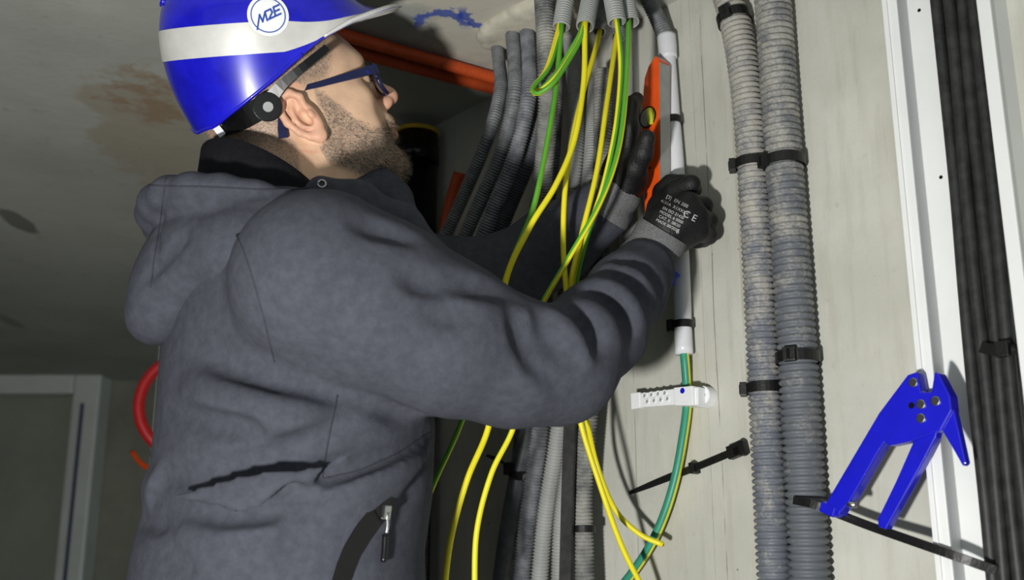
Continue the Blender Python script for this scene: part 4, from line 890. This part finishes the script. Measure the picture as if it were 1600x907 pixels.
# ------------------------------------------------------------------ trousers and boots (below the frame)
tv = Vol((-.62, .95, .06), (.1, 1.65, CZ - .08), .012)
tv.stack(BX, BYc, BF, BR, [(.80, .12, .17, 0), (.92, .14, .185, 0), (CZ - .09, .135, .18, 0)], 0)
for s in (-1, 1): tv.chain([B(0, s * .095, .84 - CZ), B(.02, s * .11, .48 - CZ), B(-.01, s * .115, .10 - CZ)], [.098, .07, .058], .03)
Vt_, Qt_ = tv.mesh(); quad_obj('trousers', relax(Vt_, Qt_, 2), Qt_, 'trousers', person)
for s in (-1, 1):
    bv = Vol(B(.05, s * .115, -CZ) - .25, B(.05, s * .115, -CZ) + .25, .008); bv.chain([B(-.03, s * .115, .10 - CZ), B(-.02, s * .115, .05 - CZ)], [.058, .05], 0); bv.cap(B(-.04, s * .115, .045 - CZ), B(.14, s * .12, .04 - CZ), .045, .04, .03)
    Vb, Qb = bv.mesh(); Vb = relax(Vb, Qb, 2); Vb[:, 2] = np.maximum(Vb[:, 2], .001); quad_obj('boot', Vb, Qb, 'boot', person)

# ------------------------------------------------------------------ safety helmet
KY, KP, KR = R(14), R(11), R(24)
FK = np.array([math.cos(KY) * math.cos(KP), math.sin(KY) * math.cos(KP), math.sin(KP)]); LK = np.array([-math.sin(KY), math.cos(KY), 0]); UK = np.cross(FK, LK)
LK, UK = LK * math.cos(KR) + UK * math.sin(KR), UK * math.cos(KR) - LK * math.sin(KR)
KO = P(404, 64, 1.412)
TH = [0, 25, 45, 60, 75, 90, 110, 130, 155, 180]; ZB = [.004, .002, -.003, -.014, -.032, -.053, -.078, -.100, -.108, -.103]
AK, BK, HK = .119, .110, .118
def shell(th, z, out=0.0):
    d = abs((math.degrees(th) + 180) % 360 - 180); zb = np.interp(d, TH, ZB)
    if z >= 0: s = max(0, 1 - (z / HK) ** 2.25) ** (1 / 2.25)
    else: s = 1 - np.interp(d, [0, 90, 130, 180], [0, .03, .10, .27]) * (z / .11) ** 2
    a = AK * s; b = BK * s; c, q = math.cos(th), math.sin(th); r = 1 / math.sqrt((c / a) ** 2 + (q / b) ** 2) if s > 1e-4 else 1e-4
    e = .066 * math.exp(-(d / 52.0) ** 3.2) * math.exp(-max(0, z - zb) / .020); r += e + out * (1 if z < HK * .97 else 0)
    return KO + FK * (r * c) + LK * (r * q) + UK * (z + (out if z > HK * .9 else 0) + .42 * e)
nT, nZ = 96, 56
def zlev(th, j):
    d = abs((math.degrees(th) + 180) % 360 - 180); zb = np.interp(d, TH, ZB); t = j / (nZ - 1); t = .5 - .5 * math.cos(math.pi * t)
    return zb + (HK - zb) * t * .9999
helm = empty('safety_helmet', KO - UK * .05, 'glossy blue safety helmet with silver band and round white sticker', 'helmet')
Vs = []; Fs = []
for layer, out in ((0, 0), (1, -.003)):
    for j in range(nZ):
        for i in range(nT): Vs.append(shell(2 * math.pi * i / nT, zlev(2 * math.pi * i / nT, j), out))
o2 = nT * nZ
for j in range(nZ - 1):
    for i in range(nT):
        k = (i + 1) % nT; Fs.append((j * nT + i, j * nT + k, (j + 1) * nT + k, (j + 1) * nT + i)); Fs.append((o2 + j * nT + i, o2 + (j + 1) * nT + i, o2 + (j + 1) * nT + k, o2 + j * nT + k))
for i in range(nT): k = (i + 1) % nT; Fs.append((i, o2 + i, o2 + k, k))
sh_o = tag(new_obj('shell', Vs, Fs, 'helmet', helm), 'glossy blue shell')
# rolled lower edge, back and sides
for s in ((70, 290),):
    tube('edge_bead', [shell(R(a), np.interp(min(a, 360 - a), TH, ZB) + .001, .0006) for a in np.linspace(*s, 40)], .0022, 'helmet', helm, 8, .006)
def band(name, z0f, z1f, a0, a1, m, lift=.0009, n=120, rows=8):
    Vb = []; Fb = []
    for i in range(n):
        th = R(a0 + (a1 - a0) * i / (n - 1)); d = abs((math.degrees(th) + 180) % 360 - 180)
        for j in range(rows): Vb.append(shell(th, z0f(d) + (z1f(d) - z0f(d)) * j / (rows - 1), lift))
    for i in range(n - 1):
        for j in range(rows - 1): Fb.append((i * rows + j, (i + 1) * rows + j, (i + 1) * rows + j + 1, i * rows + j + 1))
    return new_obj(name, Vb, Fb, m, helm)
band('reflective_band', lambda d: np.interp(d, [0, 30, 48, 62, 80, 180], [.0045, .003, -.001, -.012, -.019, -.019]), lambda d: np.interp(d, [0, 30, 48, 62, 80, 180], [.0095, .0085, .010, .013, .017, .018]), -180, 180, 'silver')
tube('brim_trim', [shell(R(a), np.interp(abs(a), TH, ZB) + .003, .0005) for a in np.linspace(-58, 58, 50)], .0042, 'silver', helm, 10, .005, [.5, 1, 1, 1, 1, .5])
# crown ribs
for a0 in (-8, 8):
    q = [shell(math.pi * (0 if t < .5 else 1) + R(a0) * (1 if t < .5 else -1), HK * .98 * (1 - abs(2 * t - 1) ** 2.2) + .02, .0005) for t in np.linspace(.06, .94, 30)]
    tube('crown_rib', q, .0035, 'helmet', helm, 8, .006)
bk = bvh_of(np.array(Vs[:o2]), np.array([f for f in Fs if max(f) < o2]))
sk = hit(bk, 419, 24); sn = sk[1]; su = unit(FK - sn * (FK @ sn)); sv = np.cross(sn, su)
def ringmesh(r0, r1, n=48):
    Vr = []; Fr = []
    for i in range(n): a = 2 * math.pi * i / n; Vr += [(r0 * math.cos(a), r0 * math.sin(a), 0), (r1 * math.cos(a), r1 * math.sin(a), 0)]
    for i in range(n): k = (i + 1) % n; Fr.append((2 * i, 2 * i + 1, 2 * k + 1, 2 * k))
    return Vr, Fr
Vd, Fd = [(0, 0, 0)], []
for r_ in (.008, .016, .024):
    b0 = len(Vd); Vd += [(r_ * math.cos(2 * math.pi * i / 40), r_ * math.sin(2 * math.pi * i / 40), 0) for i in range(40)]
    for i in range(40): k = (i + 1) % 40; Fd.append((0, b0 + i, b0 + k) if r_ == .008 else (b0 - 40 + i, b0 + i, b0 + k, b0 - 40 + k))
st = lay(bk, Vd, Fd, sk[0], su, sv, sn, .0014, 'sticker', 'sticker', helm)
lay(bk, *ringmesh(.0190, .0203), sk[0], su, sv, sn, .0018, 'emblem_ring', 'print_blue', st)
def stroke(pl, wd): 
    Vq = []; Fq = []
    for (a, b) in zip(pl[:-1], pl[1:]):
        d_ = unit(np.array(b) - a); n_ = np.array([-d_[1], d_[0]]) * wd / 2; a2 = np.array(a) - d_ * wd * .4; b2 = np.array(b) + d_ * wd * .4; o_ = len(Vq)
        Vq += [tuple(a2 - n_) + (0,), tuple(b2 - n_) + (0,), tuple(b2 + n_) + (0,), tuple(a2 + n_) + (0,)]; Fq.append((o_, o_ + 1, o_ + 2, o_ + 3))
    return Vq, Fq
k_ = .001
ang = R(22); su2 = su * math.cos(ang) + sv * math.sin(ang); sv2 = sv * math.cos(ang) - su * math.sin(ang)
for nm, pls in (('letter_m', [[(-18, -9), (-9.5, 4.5), (-9, -4), (-2.5, 4.5), (-3.5, -5)]]), ('letter_two', [[(-1.5, 5), (5, 5), (5.5, 1), (-1, -4.5), (6, -4.5)]]), ('letter_e', [[(16, 5.5), (9, 5.5), (7.5, -4.5), (14.5, -4.5)], [(8.2, .5), (14.5, .5)]])):
    for pl in pls:
        Vq, Fq = stroke([(a * k_, b * k_) for a, b in pl], .0022); lay(bk, Vq, Fq, sk[0], su2, sv2, sn, .0019, nm, 'print_blue', st, .12)
# suspension: headband, nape piece, wheel
def HL(px, py, d): return P(px, py, d)
ribbon('headband', [HL(348, 196, 1.352), HL(375, 187, 1.336), HL(405, 171, 1.328), HL(425, 160, 1.325)], .026, .003, unit(Cv - P(390, 180, 1.34)), 'blackplastic', helm)
ribbon('headband', [HL(423, 153, 1.325), HL(445, 128, 1.322), HL(478, 101, 1.322), HL(511, 74, 1.328)], .011, .003, unit(Cv - P(440, 120, 1.34)), 'blackplastic', helm, .008, [1.4, 1, .9, .8])
nk = unit(Cv - P(415, 163, 1.33) + LH * -.2)
disc('size_wheel', P(418, 167, 1.322), nk, .0175, .006, 'blackplastic', helm, 28, .0012); disc('wheel_hub', P(419, 167, 1.3195), nk, .0062, .003, 'conduit_light', helm, 18, .0006)
obox('nape_clip', P(342, 204, 1.352), (unit(P(346, 212, 1.3) - P(332, 194, 1.3)), unit(np.cross(nk, P(346, 212, 1.3) - P(332, 194, 1.3))), nk), (.008, .0045, .003), 'sticker', helm, .001)
ribbon('nape_band', [HL(346, 198, 1.355), HL(352, 200, 1.40), HL(360, 196, 1.46)], .022, .003, unit(np.array([-1, -.3, 0])), 'blackplastic', helm)

# ------------------------------------------------------------------ glasses
gls = empty('glasses', H2W(np.array([.10, 0, .012])), 'dark navy plastic framed glasses on the worker\'s face', 'glasses')
GF = .112
for s in (-1, 1):
    c = np.array([GF - .004, s * .033, .006]); n = 28
    ov = lambda k, dx=0, sg=s, c=c: [H2W(c + np.array([dx - .010 * abs(math.cos(a)) * (1 if math.cos(a) > 0 else 0), sg * .025 * k * math.copysign(abs(math.cos(a)) ** .8, math.cos(a)), .0195 * k * math.copysign(abs(math.sin(a)) ** .8, math.sin(a))])) for a in np.linspace(0, 2 * math.pi, n + 1)]
    tube('rim', ov(1), .0028, 'navyplastic', gls, 8, .003)
    vl = ov(.97)[:-1]; cf = sum(vl) / n
    prism('lens', vl, FH, .0016, 'lens', gls)
    hinge = H2W(np.array([GF - .013, s * .060, .015]))
    near = s == -1
    tp = [H2W(np.array([GF - .010, s * .056, .016])), H2W(np.array([GF - .014, s * .0665, .0165])), H2W(np.array([.07, s * .0705, .0205])), H2W(np.array([.03, s * .0745, .0265])), H2W(np.array([.002, s * .0755, .031])), H2W(np.array([-.022, s * .0745, .024])), H2W(np.array([-.038, s * .0735, .002])), H2W(np.array([-.043, s * .0735, -.010]))]
    ribbon('temple', tp, .0092, .0030, -LH * (-s) * -1, 'navyplastic', gls, .005, [1.3, 1.2, 1.0, .8, .7, .8, 1.2, 1.2])
    disc('temple_badge', H2W(np.array([GF - .026, s * .0695, .0165])) + LH * s * .0012, LH * s, .0028, .001, 'gun', gls, 3)
tube('bridge', [H2W(np.array([GF - .003, -.010, .012])), H2W(np.array([GF + .002, 0, .015])), H2W(np.array([GF - .003, .010, .012]))], .0023, 'navyplastic', gls, 8, .003)
